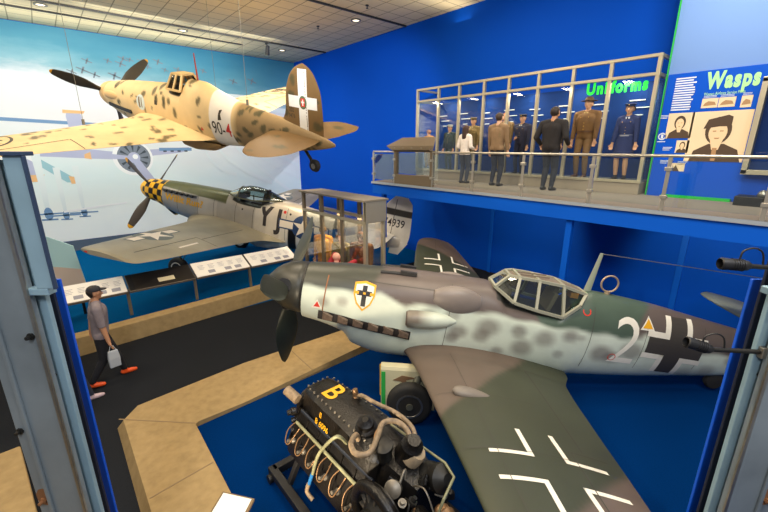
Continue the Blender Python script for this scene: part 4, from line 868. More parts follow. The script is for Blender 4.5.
# ================================================================== ENGINE ON ITS STAND
def build_engine():
    ex, ey, ez = 2.05, 2.65, .10
    t = empty('aircraft_engine', (ex, ey, ez), (0, 0, 0), 'black inverted aircraft engine with a yellow B on a low dark stand', 'engine')
    blk = mat('engine_black', (22, 20, 19), .34, .3, noise=(9, .35), bump=(45, .5)); alu = mat('engine_grey', (118, 112, 102), .45, .6, noise=(14, .25)); hose = mat('hose_tan', (128, 110, 88), .6, noise=(22, .3)); brass = mat('brass_brown', (128, 98, 68), .45, .5, noise=(15, .25)); pale = mat('pipe_pale', (120, 120, 92), .5, noise=(12, .25))
    L = lambda x, y, z: (x-ex, y-ey, z-ez)
    # crankcase: rounded long top, front narrower
    rings = []
    for y, w, zt in ((3.66, .10, 1.16), (3.64, .15, 1.22), (3.58, .175, 1.25), (3.3, .20, 1.27), (2.75, .215, 1.28), (2.25, .22, 1.27), (2.2, .20, 1.24)):
        rings.append([L(2.06+a*w, y, zt+b) for a, b in ((-1.45, -.42), (-1.35, -.22), (-1.12, -.04), (-.8, 0), (0, .006), (.8, 0), (1.12, -.04), (1.35, -.22), (1.45, -.42))])
    mb = MB(); mb.loft(rings); cc = mb.build('crankcase', blk, t, smooth=35)
    mb = MB()
    for s in (-1, 1):
        for k in range(15): mb.lathe([(0, .012), (.018, .012)], L(2.06+s*(.165+.004*k*.5), 3.5-.088*k, 1.268), (0, 0, 1), 6)
    for k in range(5): mb.lathe([(0, .012), (.018, .012)], L(1.93+.065*k, 3.60, 1.245), (0, 0, 1), 6)
    tag(mb.build('cover_bolts', alu, cc), kind='stuff')
    mb = MB(); sheet(mb, *text2d('B', .36, .016), L(2.06, 3.27, 1.281), (0, -1, 0), (1, 0, 0), 0); o = mb.build('letter_mark', yellowpaint, cc); o['label'] = 'yellow letter B'
    mb = MB(); u = Vector((0, -1, 0)); v = Vector((.27, 0, .96)); n = Vector((-.97, 0, .25))
    sheet(mb, *text2d('II', .09, .006), Vector(L(1.81, 3.12, 1.19))+n*.02, u, v, 0); sheet(mb, *text2d('B 6096', .09, .006), Vector(L(1.795, 3.08, 1.09))+n*.025, u, v, 0); mb.build('serial_mark', yellowpaint, cc)
    # cylinder banks hanging down and out, with covers, spark plugs and leads
    for s in (-1, 1):
        d = Vector((s*.42, 0, -.90)).normalized(); o = Vector((.90, 0, .42)) if s > 0 else Vector((-.90, 0, .42)); base = Vector((2.06+s*.18-ex, 0, .93-ez))
        def BP(a, y, b): return base+d*a+o*b+Vector((0, y-ey, 0))
        mb = MB(); rings = []
        for y, k in ((3.60, .9), (3.55, 1), (2.2, 1), (2.15, .9)): rings.append([BP(a, y, b*k) for a, b in ((-.05, -.13), (-.05, .13), (.10, .145), (.36, .145), (.48, .10), (.50, 0), (.48, -.1), (.36, -.13))])
        mb.loft(rings); bank = mb.build('cylinder_bank', blk, t, smooth=30)
        mb = MB(); mb.tube([BP(.08, 3.5, .17), BP(.08, 2.25, .17)], .017, 10); mb.build('conduit_rail', pale, bank)
        mb = MB()
        mb.bb(0, 0, 0, 0, 0, 0) if 0 else None
        for k in range(6):
            y = 3.46-k*.225
            mb = MB(); mb.lathe([(0, .03), (.03, .034), (.05, .02), (.10, .018)], BP(.28, y, .14), o, 10); sp = mb.build('spark_plug', alu, bank, smooth=30)
            mb = MB(); mb.tube([BP(.09, y+.05, .18), BP(.18, y+.07, .23), BP(.29, y+.03, .25), BP(.30, y-.03, .24), BP(.2, y-.05, .21), BP(.1, y-.06+.02*(k % 2), .18)], .007, 6, smoothpath=4); mb.build('ignition_lead', brass, bank, smooth=60)
            mb = MB(); mb.beam(BP(-.02, y+.1, .15), BP(.40, y+.1, .15), .018, .012, up=o); mb.build('cylinder_rib', blk, bank)
        mb = MB(); mb.tube([BP(-.06, 3.5, .15), BP(-.06, 2.2, .15)], .018, 12); mb.build('oil_pipe', mat('pipe_dark_blue', (38, 44, 56), .35, .4), bank, smooth=40)
    # propeller shaft and gear housing at the front
    mb = MB(); mb.lathe([(0, .26), (.06, .26), (.14, .20), (.22, .13), (.24, .09)], L(2.04, 3.62, .92), (0, 1, 0), 28); mb.build('gear_housing', blk, t, smooth=40)
    mb = MB(); mb.lathe([(0, .060), (.20, .060), (.20, .045), (.05, .045)], L(1.80, 3.64, 1.10), (-.25, 1, .32), 20); mb.build('propeller_shaft', hose, t, smooth=40)
    mb = MB()
    for k in range(5): mb.lathe([(0, .05), (.05, .05), (.06, .035), (.10, .03)], L(1.74+.03*(k % 2), 3.60-.03*k, 1.0-.10*k), (-1, .3, 0), 10)
    mb.build('front_pump', blk, t, smooth=40)
    # rear accessory case
    mb = MB(); mb.loft([[L(2.06+a*w, y, .98+b*w) for a, b in ((-1, -1.5), (-1.1, 0), (-.7, .95), (0, 1.1), (.7, .95), (1.1, 0), (1, -1.5), (0, -1.8))] for y, w in ((2.22, .25), (2.05, .27), (1.92, .22), (1.80, .18))]); mb.build('accessory_case', blk, t, smooth=35)
    # supercharger on the left
    cx, cy, cz = 1.63, 1.98, .92
    mb = MB(); rings = []
    for k in range(41):
        a = 2*PI*k/40; r = .27+.02*k/40; ring = []
        for q in range(12):
            p = 2*PI*q/12; rr = r+.055*math.cos(p); ring.append(L(cx+.055*math.sin(p), cy+rr*math.cos(a), cz+rr*math.sin(a)))
        rings.append(ring)
    mb.loft(rings); sc_ = mb.build('supercharger', blk, t, smooth=60)
    mb = MB(); mb.lathe([(.06, .27), (.0, .26), (-.02, .17), (-.08, .12), (-.12, .12), (-.12, .10), (-.05, .09), (-.03, .001)], L(cx+.02, cy, cz), (1, 0, 0), 32); mb.build('impeller_cover', darksteel, sc_, smooth=30)
    mb = MB()
    for k in range(12):
        a = 2*PI*k/12; mb.beam(L(cx-.02, cy+.10*math.cos(a), cz+.10*math.sin(a)), L(cx-.0, cy+.25*math.cos(a), cz+.25*math.sin(a)), .014, .03, up=(1, 0, 0))
    mb.build('cover_ribs', alu, sc_)
    mb = MB(); mb.lathe([(-.13, .001), (-.13, .06), (-.10, .065)], L(cx, cy, cz), (1, 0, 0), 18); mb.build('inlet_cap', brass, sc_, smooth=30)
    # magneto, starter, fuel pumps, generator: the crowded rear end
    def can(name, p, ax, prof, m): mb = MB(); mb.lathe(prof, L(*p), ax, 22); return mb.build(name, m, t, smooth=35)
    can('magneto', (1.98, 2.55, 1.26), (-.25, -.2, 1), [(0, .11), (.08, .11), (.10, .085), (.15, .08), (.17, .05), (.19, .03)], blk)
    can('starter_motor', (2.08, 2.06, 1.22), (-.1, -.35, 1), [(0, .13), (.05, .14), (.10, .11), (.22, .10), (.25, .07), (.30, .06)], blk)
    can('fuel_filter', (1.92, 2.2, 1.2), (-.2, -.1, 1), [(0, .07), (.14, .07), (.16, .085), (.20, .085), (.22, .04)], darksteel)
    can('generator', (2.14, 1.88, 1.12), (.0, -1, .55), [(0, .10), (.03, .125), (.08, .125), (.10, .115), (.14, .115), (.16, .125), (.22, .125), (.25, .09), (.28, .05)], darksteel)
    can('bellows', (2.06, 2.0, 1.28), (.1, -.5, .7), [(0, .10), (.10, .085), (.13, .07)], mat('fabric_tan', (150, 132, 106), .8, noise=(14, .2)))
    can('oil_pump', (1.90, 1.75, .95), (-.3, -1, .2), [(0, .09), (.10, .09), (.12, .11), (.15, .11), (.2, .05)], blk)
    can('valve_body', (2.0, 1.60, 1.06), (-.2, -1, .4), [(0, .05), (.05, .075), (.09, .06), (.12, .075), (.16, .04)], brass)
    can('regulator', (1.86, 1.98, 1.10), (-.7, -.4, .6), [(0, .06), (.10, .06), (.11, .075), (.14, .075), (.16, .03)], alu)
    def pipe(name, pts, r, m, sm=6): mb = MB(); mb.tube([L(*p) for p in pts], r, 12, smoothpath=sm); return mb.build(name, m, t, smooth=60)
    pipe('coolant_hose', [(2.22, 3.02, 1.25), (2.22, 2.95, 1.34), (2.24, 2.71, 1.36), (2.28, 2.45, 1.38), (2.26, 2.2, 1.38), (2.2, 2.08, 1.32), (2.18, 2.04, 1.22)], .022, hose)
    mb = MB(); mb.lathe([(0, .05), (.05, .05), (.06, .035), (.14, .03)], L(2.22, 3.04, 1.22), (0, .2, 1), 14); mb.build('hose_union', brass, t, smooth=30)
    pipe('looped_hose', [(1.86, 2.52, 1.22), (1.81, 2.50, 1.34), (1.68, 2.40, 1.38), (1.63, 2.26, 1.40), (1.72, 2.18, 1.41), (1.90, 2.28, 1.42), (2.05, 2.38, 1.42), (2.18, 2.33, 1.40), (2.20, 2.2, 1.37), (2.15, 2.08, 1.32)], .026, hose)
    pipe('control_rod', [(2.19, 2.42, 1.30), (2.21, 1.73, 1.32), (2.15, 1.58, 1.32), (1.95, 1.52, 1.28), (1.92, 1.54, 1.15)], .012, pale, 1)
    pipe('breather_pipe', [(1.78, 2.62, 1.18), (1.66, 2.60, 1.34), (1.62, 2.78, 1.12), (1.58, 2.86, .96), (1.545, 2.92, .72)], .017, pale, 5)
    pipe('pipe_sleeve', [(1.545, 2.92, .73), (1.52, 2.96, .58)], .020, mat('sleeve_blue', (30, 96, 156), .5), 1)
    pipe('drain_elbow', [(1.52, 2.96, .59), (1.50, 2.98, .48), (1.52, 2.9, .42)], .022, hose, 4)
    pipe('small_loop', [(2.02, 2.42, 1.3), (1.96, 2.36, 1.40), (1.88, 2.30, 1.38), (1.9, 2.22, 1.32), (1.98, 2.26, 1.28)], .012, brass)
    for i in range(12):
        a = Vector((1.78+.40*rnd.random(), 1.62+.65*rnd.random(), 1.02+.24*rnd.random())); b = a+Vector((rnd.uniform(-.16, .16), rnd.uniform(-.25, .1), rnd.uniform(-.1, .14))); c = b+Vector((rnd.uniform(-.12, .12), rnd.uniform(-.15, .1), rnd.uniform(-.25, -.05)))
        pipe('thin_tube', [a, b, c], rnd.uniform(.007, .013), rnd.choice((hose, alu, brass, darksteel)), 6)
    # small fittings crowding the rear: junction boxes, flanges and unions
    for i in range(16):
        p = (1.72+.55*rnd.random(), 1.62+.75*rnd.random(), 1.06+.20*rnd.random()); r_ = rnd.uniform(.018, .042)
        if i % 2: can('union', p, (rnd.uniform(-.6, .6), rnd.uniform(-1, .2), rnd.uniform(.2, 1)), [(0, r_*.7), (.03, r_*.7), (.03, r_), (.045, r_), (.045, r_*.6), (.08, r_*.5)], rnd.choice((alu, darksteel, brass, blk)))
        else: mb = MB(); mb.box(L(*p), (r_*2.2, r_*2.6, r_*1.6), (rnd.random(), rnd.random(), rnd.random())); mb.build('junction_box', rnd.choice((blk, darksteel, alu)), t, bevel=.005)
    for k in range(7): can('cover_flange', (2.06-.24, 3.46-.17*k, 1.02), (-1, 0, .25), [(0, .035), (.012, .035), (.012, .018), (.03, .016)], darksteel)
    # stand
    st = mat('stand_black', (34, 34, 36), .5, .3)
    mb = MB()
    for s in (-1, 1): mb.beam((s*.60, -1.15, .12), (s*.60, 1.12, .12), .09, .10)
    for y in (-1.1, -.1, 1.07): mb.beam((-.60, y, .12), (.60, y, .12), .09, .10)
    for s in (-1, 1):
        for y in (-.75, .75): mb.beam((s*.55, y, .14), (s*.30, y, .62), .06, .06); mb.beam((s*.42, y-.1, .62), (s*.20, y+.05, .62), .05, .08)
    mb.build('stand_frame', st, t, bevel=.006)
    for s in (-1, 1):
        for y in (-1.08, 1.05): mb = MB(); mb.lathe([(-.02, .02), (-.02, .055), (.02, .055), (.02, .02)], (s*.66, y, .056), (1, 0, 0), 18); mb.build('caster', darksteel, t, smooth=30)
build_engine()

# information block standing behind the wheel
t = empty('information_block', (3.63, 3.62, .10), (0, 0, R(-43.4)), 'cream information block with a green edge behind the aircraft wheel', 'information block')
mb = MB(); mb.loft([[(x, -.07, .0), (x, .07, .0), (x, .07, h), (x, -.05, h), (x, -.07, h-.05)] for x, h in ((-.42, .74), (.40, .70))]); mb.build('block_body', mat('cream_panel', (198, 192, 158), .6, noise=(5, .04)), t, bevel=.006)
mb = MB(); mb.prism([(-.41, .05), (-.35, .05), (-.35, .66), (-.41, .66)], .0, .006, M=Matrix(((1, 0, 0, 0), (0, 0, -1, -.072), (0, 1, 0, 0), (0, 0, 0, 1)))); mb.build('green_stripe', mat('stripe_green', (48, 168, 72), .5), t)
mb = MB(); mb.prism([(-.24, .52), (-.1, .60), (.12, .56), (-.04, .52), (.02, .40), (-.12, .50)], 0, .006, M=Matrix(((1, 0, 0, 0), (0, 0, -1, -.072), (0, 1, 0, 0), (0, 0, 0, 1)))); mb.build('brown_drawing', mat('drawing_brown', (120, 92, 66), .7), t)
tag(MB().bb(3.49, 3.55, 4.10, 4.14, .1, .67).build('marker_post', mat('marker_yellow', (226, 172, 30), .5), bevel=.006), 'thin yellow marker post beside the cream information block', 'post')

# small lectern label at the near kerb
t = empty('label_stand', (.70, 2.82, .15), (0, 0, R(42)), 'white topped label stand on the beige kerb at the bottom edge', 'label stand')
MB().bb(-.03, .03, -.03, .03, 0, .82).build('leg', darksteel, t); mb = MB(); mb.box((0, 0, .84), (.26, .30, .03), (R(8), 0, 0)); mb.build('label_board', mat('board_brown', (110, 90, 64), .6), t, bevel=.004)
mb = MB(); mb.box((0, 0, .86), (.22, .26, .006), (R(8), 0, 0)); mb.build('label_sheet', mat('sheet_white', (236, 232, 222), .5), t)

# ================================================================== READER RAIL IN FRONT OF THE SILVER FIGHTER
whiteg = mat('lit_graphic', (238, 234, 226), .45); inkg = mat('print_grey', (150, 150, 160), .6); board = mat('rail_board_bronze', (112, 104, 92), .45, .4); blackg = mat('black_graphic', (36, 32, 30), .35)
RX = [-2.7, -1.45, -.25, .93, 2.30, 3.65, 5.0]
labs = ['white reader panel at the left behind the steel post', 'second white reader panel partly behind the steel post', 'white reader panel behind the walking man', 'black reader panel with a small cream label', 'white printed reader panel to the right of the black one', 'white printed reader panel at the right end, nearest the propeller spinner']
for i, (a, b) in enumerate(zip(RX[:-1], RX[1:])):
    t = empty('reader_rail_panel', ((a+b)/2, 9.75, .40), (0, 0, 0), labs[i], 'reader panel', 'reader panels along the far kerb'); w_ = (b-a)/2-.012; zz = .02*i
    th = math.atan2(.22, .55)
    mb = MB(); mb.box((0, 0.05, .66), (2*w_, .60, .05), (th, 0, 0)); mb.build('panel_board', board, t, bevel=.005)
    mb = MB(); mb.box((0, .05-.008, .66+.028), (2*w_-.03, .57, .006), (th, 0, 0)); g = mb.build('panel_graphic', blackg if i == 3 else whiteg, t)
    mb = MB(); M_ = Euler((th, 0, 0)).to_matrix(); o = Vector((0, .042, .692)); u = Vector((1, 0, 0)); v = M_@Vector((0, 1, 0)); nn = M_@Vector((0, 0, 1))
    if i == 3:
        sheet(mb, *polys2d(rect(-.08, .26, -.18, -.03)), o+nn*.003, u, v); mb.build('small_label', mat('label_cream', (206, 194, 160), .6), g)
        mb = MB(); sheet(mb, *polys2d(rect(-w_+.02, -w_+.12, -.28, .28)), o+nn*.003, u, v); mb.build('end_strip', blackpaint, g)
    else:
        pol = []
        for k in range(5):
            x = -w_*.8+k*w_*.36
            for q in range(4): pol.append(rect(x, x+w_*(.22-.04*(q % 2)), .12-q*.05, .132-q*.05))
        pol += [rect(x, x+.16, -.22, -.10) for x in (-.35, .05, .3)]
        sheet(mb, *polys2d(*pol), o+nn*.003, u, v); mb.build('panel_print', inkg, g)
    for x in (w_-.01,): MB().bb(x-.03, x+.03, -.16, -.11, -.0, .60).build('post', board, t)
# standing display board near the far end
t = empty('display_board', (-.35, 11.5, .012), (0, 0, 0), 'pale blue and beige display board standing behind the reader panels', 'display board')
mb = MB(); mb.prism([(-.5, .62), (.5, .35), (.68, .35), (.56, 1.72), (.0, 2.1), (-.5, 2.1)], -.04, .04, M=Matrix(((1, 0, 0, 0), (0, 0, -1, 0), (0, 1, 0, 0), (0, 0, 0, 1)))); mb.build('board', mat('board_pale', (176, 214, 214), .6), t)
mb = MB(); mb.prism([(-.5, .64), (.5, .37), (.67, .37), (.60, 1.15), (-.5, 1.5)], .041, .046, M=Matrix(((1, 0, 0, 0), (0, 0, -1, 0), (0, 1, 0, 0), (0, 0, 0, 1)))); mb.build('lower_graphic', mat('board_beige', (206, 186, 168), .6), t)
for x in (-.4, .5): MB().bb(x-.03, x+.03, -.04, .04, 0, .65).build('foot', darksteel, t)

# ================================================================== SMALL SHOW CASE BEHIND THE SPINNER
vx0, vx1, vy0, vy1 = 5.03, 5.60, 6.42, 9.12
vt = empty('open_topped_show_case', ((vx0+vx1)/2, (vy0+vy1)/2, 0), (0, 0, 0), 'tall glass show case with a flat grey roof behind the propeller', 'show case')
hx = (vx1-vx0)/2; hy = (vy1-vy0)/2
greym = mat('case_roof_grey', (124, 116, 102), .6)
for k in range(3): MB().bb(-hx-.06, hx+.06, -hy-.05+k*(2*hy+.1)/3+.006, -hy-.05+(k+1)*(2*hy+.1)/3-.006, 2.86, 2.90).build('roof_panel', greym, vt)
MB().bb(-hx, hx, -hy, hy, 0, .35).build('plinth', mat('plinth_taupe'), vt)
for k, y in enumerate(np.linspace(-hy+.04, hy-.04, 4)):
    for s in (-1, 1): MB().bb(s*(hx-.03)-.03, s*(hx-.03)+.03, y-.05, y+.05, .35, 2.86).build('post', brownm if k else champ, vt)
for s in (-1, 1): MB().bb(s*(hx-.03)-.035, s*(hx-.03)+.035, -hy, hy, 2.36, 2.43).build('header_rail', champ, vt)
for s in (-1, 1): MB().bb(-hx, hx, s*hy-.03, s*hy+.03, 2.40 if s < 0 else 2.8, 2.86).build('end_header', champ, vt)
for s in (-1, 1): MB().bb(s*(hx-.01)-.005, s*(hx-.01)+.005, -hy+.02, hy-.02, .35, 2.36).build('glass_pane', cglass, vt)
for s in (-1, 1): MB().bb(-hx+.05, hx-.05, s*(hy-.01)-.005, s*(hy-.01)+.005, .35, 2.36).build('glass_pane', cglass, vt)

# ================================================================== STEEL POSTS EITHER SIDE OF THE VIEWPOINT
paintsteel = mat('worn_steel_grey', (128, 138, 144), .42, .3, noise=(2.2, .18), bump=(18, .06)); paleblue = mat('pale_blue_steel', (138, 166, 180), .42, .2, noise=(3, .10)); navy = mat('navy_edge', (22, 30, 52), .5); bluep = mat('blue_edge', (16, 88, 214), .4); rust = mat('bolt_rust', (140, 96, 62), .6, .3)
def steel_post(s, a, label):
    t = empty('steel_post', (0, 0, 0), (0, 0, R(-40.9)), label, 'post')
    b = lambda n, x0, x1, y0, y1, z0, z1, m, bv=.004: MB().bb(s*x0, s*x1, y0, y1, z0, z1).build(n, m, t, bevel=bv)
    top = 3.955
    b('face_plate', 1.985+a, 2.29+a if s < 0 else 2.42+a, 2.0, 2.04, 0, top-.03, paintsteel)
    b('raised_rib', 2.19+a, 2.215+a, 1.985, 2.0, 0, top-.1, paintsteel); b('edge_flange', 1.975+a, 1.995+a, 1.985, 2.0, 0, top-.02, steel, .002)
    b('pale_channel', 1.948+a, 2.20+a, 2.06, 2.09, 0, top-.02, paleblue)
    if s < 0: b('upper_channel', 1.822+a, 1.93+a, 2.0, 2.02, 3.24, top, paleblue); b('upper_channel_lip', 1.815+a, 1.828+a, 1.99, 2.01, 3.24, top, mat('dark_blue_grey', (62, 78, 104), .4, .4), .002)
    b('top_cap', 1.815+a, 2.30+a, 1.985, 2.06, top, top+.022, MATS['dark_blue_grey'])
    b('bracket', 1.87+a, 1.99+a, 2.0, 2.06, 3.20, 3.24, paleblue)
    b('navy_strip', 2.0+a, 2.3+a, 2.17, 2.19, 0, 3.20 if s < 0 else top-.02, navy); b('blue_strip', 2.06+a, 2.3+a, 2.30, 2.32, 0, 3.19, bluep)
    for x, y, z in ((2.01, 2.0, 2.95), (2.0, 2.06, 2.66), (2.23, 2.0, 1.75), (2.24, 2.0, 2.3), (2.3, 2.0, 3.64)):
        mb = MB(); mb.lathe([(0, .022), (.012, .022), (.012, .012), (.035, .012)], (s*(x+a+.02), y, z), (0, -1, 0), 6); mb.build('bolt', rust if z < 2 else darksteel, t)
    mb = MB(); sheet(mb, *polys2d(circ(0, 0, .05, 9, .07)), (s*(2.24+a), 1.9985, 1.78), (1, 0, 0), (0, 0, 1)); mb.build('rust_stain', rust, t)
    return t
steel_post(-1, 0, 'worn steel post at the left edge of the view')
steel_post(1, .28, 'worn steel post at the right edge of the view')
# two small black spotlights clamped to the right post
cA, sA = math.cos(R(40.9)), math.sin(R(40.9))
def spot(lat, d, z, tilt, label, extra):
    t = empty('spotlight', (lat*cA+d*sA, -lat*sA+d*cA, z), (0, 0, R(-40.9)), label, 'spotlight')
    mb = MB(); ax = Vector((-1, .15, tilt)).normalized()
    mb.lathe([(-.02, .012), (0, .028), (.03, .031), (.08, .031), (.10, .034), (.135, .034), (.14, .028), (.10, .025)], (-.07, 0, 0), ax, 24); mb.build('lamp_head', blackpaint, t, smooth=35)
    for k in range(5): mb = MB(); mb.lathe([(.0, .0345), (.006, .0345)], Vector((-.07, 0, 0))+ax*(.025+.012*k), ax, 24); mb.build('cooling_fin', blackpaint, t)
    mb = MB(); mb.tube([(-.08, 0, 0), (-.03, 0, -.005), (.05+extra, .0, -.02)], .014, 10); mb.build('arm', darksteel, t, smooth=40)
    mb = MB(); mb.box((.045+extra, .0, -.02), (.03, .05, .07)); mb.build('clamp', steel, t, bevel=.004)
    mb = MB(); mb.tube([(-.12, 0, .04), (-.11, 0, .085), (-.05, 0, .10), (.0, 0, .07), (.02, 0, -.01)], .005, 6, smoothpath=5); mb.build('cable', blackpaint, t, smooth=60)
spot(2.10, 2.05, 3.36, .05, 'small black spotlight high on the right steel post', .13)
spot(2.01, 2.05, 2.84, .28, 'larger black spotlight with a cable loop low on the right steel post', .20)

# ================================================================== PEOPLE AND MANNEQUINS
skinm = {k: mat('skin_'+k, c, .55) for k, c in dict(light=(222, 176, 146), tan=(190, 138, 104), pink=(226, 164, 142), wax=(214, 160, 122)).items()}
def ik(a, b, l1, l2, hint):
    a, b, hint = Vector(a), Vector(b), Vector(hint); d = b-a; L = min(d.length, (l1+l2)*.999); dn = d.normalized(); b = a+dn*L
    k = (l1*l1-l2*l2+L*L)/(2*L); h = math.sqrt(max(l1*l1-k*k, 0)); p = (hint-dn*hint.dot(dn)).normalized(); return a+dn*k+p*h, b
def figure(name, loc, rz, h, label, cat, top, legs, shoes, skin='light', hair=(50, 38, 30), hairlen=0, lhand=None, rhand=None, lfoot=(0, 0, 0), rfoot=(0, 0, 0), lean=0., head_turn=0., head_pitch=0., hat=None, skirt=None, bulk=1., group=None, collar=None, tie=None, belt=None, badges=None, longcoat=False, open_collar=None, sleeves=.93, vest=None):
    """a standing figure facing its own +y; one continuous body, clothing and hair as children"""
    t = empty(name, loc, (0, 0, rz), label, cat, group); H = h; S = h/1.75
    lnM = Matrix.Rotation(-lean, 3, 'X'); pel = Vector((0, (lfoot[1]+rfoot[1])*.4*H, .53*H-.012*H*(abs(lfoot[1]-rfoot[1])/.3)))
    def T(x, y, z): return pel+lnM@(Vector((x, y, z-.53))*H)
    B = []   # bones: a, b, ra, rb, region, axes scale
    def bone(a, b, ra, rb, reg): B.append((Vector(a), Vector(b), ra*S, rb*S, reg))
    hipL, hipR = T(-.052, 0, .525), T(.052, 0, .525)
    for s in (-1, 1):
        bone(T(s*.030, 0, .54), T(s*.036*bulk, .0, .62), .098*bulk, .090*bulk, 0); bone(T(s*.036*bulk, 0, .62), T(s*.050*bulk, .004, .75), .090*bulk, .105*bulk, 0)
        bone(T(s*.050*bulk, 0, .755), T(s*.085*bulk, -.003, .80), .09*bulk, .068, 0); bone(T(0, 0, .835), T(s*.095*bulk, -.003, .812), .06, .060, 0)
    bone(T(0, .006, .56), T(0, .008, .76), .105*bulk, .115*bulk, 0)
    nb = T(0, -.004, .83); hc = nb+Matrix.Rotation(-lean*.3, 3, 'X')@Vector((0, .012*H, .098*H)); bone(nb, hc, .058, .052, 1)
    hM = Matrix.Rotation(head_turn, 3, 'Z')@Matrix.Rotation(-lean*.4-head_pitch, 3, 'X'); hd = lambda x, y, z: hc+hM@(Vector((x, y, z))*S)
    bone(hd(0, -.012, .035), hd(0, .006, .022), .092, .088, 1); bone(hd(0, .03, -.02), hd(0, .045, -.055), .062, .042, 1); bone(hd(0, -.01, .0), hd(0, .02, -.03), .075, .062, 1)
    bone(hd(0, .085, .015), hd(0, .105, -.018), .010, .015, 1)
    for s in (-1, 1): bone(hd(s*.083, -.008, .012), hd(s*.086, -.014, -.022), .014, .011, 1)
    for s, hand in ((-1, lhand), (1, rhand)):
        sh = T(s*.112*bulk, -.003, .806); w = T(*(hand or (s*.145, .045, .47))); up, fo = .172*H, .150*H
        el, w = ik(sh, w, up, fo, lnM@Vector((s*.35, -1, -.1)))
        bone(sh, el, .060*bulk**.5, .046, 2); bone(el, w, .046, .031, 3)
        d = (w-el).normalized(); sd = d.cross(Vector((0, 1, 0))); sd = (sd if sd.length > .2 else d.cross(Vector((1, 0, 0)))).normalized(); nn = sd.cross(d).normalized()
        pm = w+d*.055*S; bone(w, pm+sd*.014*S, .026, .024, 4); bone(w, pm-sd*.014*S, .026, .024, 4)
        kn = w+d*.088*S
        for q, (off, ln) in enumerate(((-.033, .062), (-.011, .074), (.011, .070), (.033, .054))):
            a = kn+sd*off*S-d*.02*S; m = kn+(sd*off*1.12+d*ln*.5+nn*.006)*S; e = m+(d*ln*.42+nn*.022)*S
            bone(a, m, .0105, .0095, 4); bone(m, e, .0095, .008, 4)
        tb = w+(d*.025+sd*s*.024)*S; bone(tb, tb+(d*.035+sd*s*.034+nn*.01)*S, .013, .011, 4); bone(tb+(d*.035+sd*s*.034+nn*.01)*S, tb+(d*.064+sd*s*.040+nn*.022)*S, .011, .009, 4)
    for s, hip, ft in ((-1, hipL, lfoot), (1, hipR, rfoot)):
        an = Vector((s*.056*H+ft[0]*H, ft[1]*H, (.045+ft[2])*H)); kn, an = ik(hip, an, .245*H, .245*H, Vector((s*.06, 1, 0)))
        bone(hip, kn, .092*bulk**.5, .058, 5); bone(kn, kn.lerp(an, .35), .056, .058, 6); bone(kn.lerp(an, .35), an, .058, .038, 6)
        p = -ft[2]*2.2 if ft[1] < 0 else .0; fd = Vector((s*.12, math.cos(p), math.sin(p))).normalized()
        bone(an+Vector((0, -.03*S, -.03*S)), an+fd*.09*S+Vector((0, 0, -.045*S)), .040, .036, 7); bone(an+fd*.09*S+Vector((0, 0, -.045*S)), an+fd*.155*S+Vector((0, 0, -.052*S)), .037, .028, 7)
    mb = MB()
    for a, b, ra, rb, reg in B:
        d = b-a; L = d.length; d = d.normalized() if L > 1e-6 else Vector((0, 0, 1)); prof = []
        for k in range(6): q = PI/2*k/5; prof.append((-ra*math.cos(q), ra*math.sin(q)))
        for k in range(6): q = PI/2*k/5; prof.append((L+rb*math.sin(q), rb*math.cos(q)))
        mb.lathe(prof, a, d, 14)
    tmp = mb.build('body', skinm[skin]); rm = tmp.modifiers.new('remesh', 'REMESH'); rm.mode = 'VOXEL'; rm.voxel_size = .0115*S; sm = tmp.modifiers.new('smooth', 'SMOOTH'); sm.iterations = 3; sm.factor = .5
    bpy.context.view_layer.update()
    me = bpy.data.meshes.new_from_object(tmp.evaluated_get(bpy.context.evaluated_depsgraph_get())); bpy.data.objects.remove(tmp)
    me.polygons.foreach_set('use_smooth', [True]*len(me.polygons)); me.materials.clear(); me.materials.append(skinm[skin])
    body = bpy.data.objects.new('body', me); C.objects.link(body); body.parent = t
    n = len(me.vertices); V = np.empty(n*3); me.vertices.foreach_get('co', V); V = V.reshape(-1, 3); N = np.empty(n*3); me.vertices.foreach_get('normal', N); N = N.reshape(-1, 3)
    best = np.full(n, 1e9); reg = np.zeros(n, int); tt = np.zeros(n)
    for a, b, ra, rb, rg in B:
        a = np.array(a); d = np.array(b)-a; L2 = (d@d)+1e-9; q = np.clip((V-a)@d/L2, 0, 1); dist = np.linalg.norm(V-(a+q[:, None]*d), axis=1)-(ra+(rb-ra)*q)
        m = dist < best; best[m] = dist[m]; reg[m] = rg; tt[m] = q[m]
    zrel = ((V-np.array(pel))@np.array(lnM.transposed()).T)[:, 2]/H+.53 if lean else (V[:, 2]-pel.z)/H+.53
    F = [tuple(p.vertices) for p in me.polygons]
    def wear(nm, mask, off, m, thick=.006, smooth_it=4):
        keep = [f for f in F if all(mask[i] for i in f)]
        if not keep: return None
        ids = sorted({i for f in keep for i in f}); mp = {i: k for k, i in enumerate(ids)}
        mm = bpy.data.meshes.new(nm); mm.from_pydata([tuple(V[i]+N[i]*off*S) for i in ids], [], [tuple(mp[i] for i in f) for f in keep]); mm.polygons.foreach_set('use_smooth', [True]*len(mm.polygons)); mm.materials.append(m)
        o = bpy.data.objects.new(nm, mm); C.objects.link(o); o.parent = t
        s_ = o.modifiers.new('smooth', 'SMOOTH'); s_.iterations = smooth_it; sd = o.modifiers.new('thickness', 'SOLIDIFY'); sd.thickness = thick; sd.offset = -1
        return o
    cm = lambda c, r=.85: mat('cloth_%d_%d_%d' % c, c, r, noise=(14, .10))
    hy = ((V-np.array(hc))@np.array(hM)); 
    upper = (reg == 2) | ((reg == 3) & (tt < sleeves) if sleeves > .2 else np.zeros(n, bool))
    wear('jacket' if longcoat or collar else 'shirt', upper | ((reg == 0) & (zrel > (.50 if not longcoat else .47))) | ((reg == 5) & (zrel > .50)) | ((reg == 1) & (zrel < .838)), .014, cm(top))
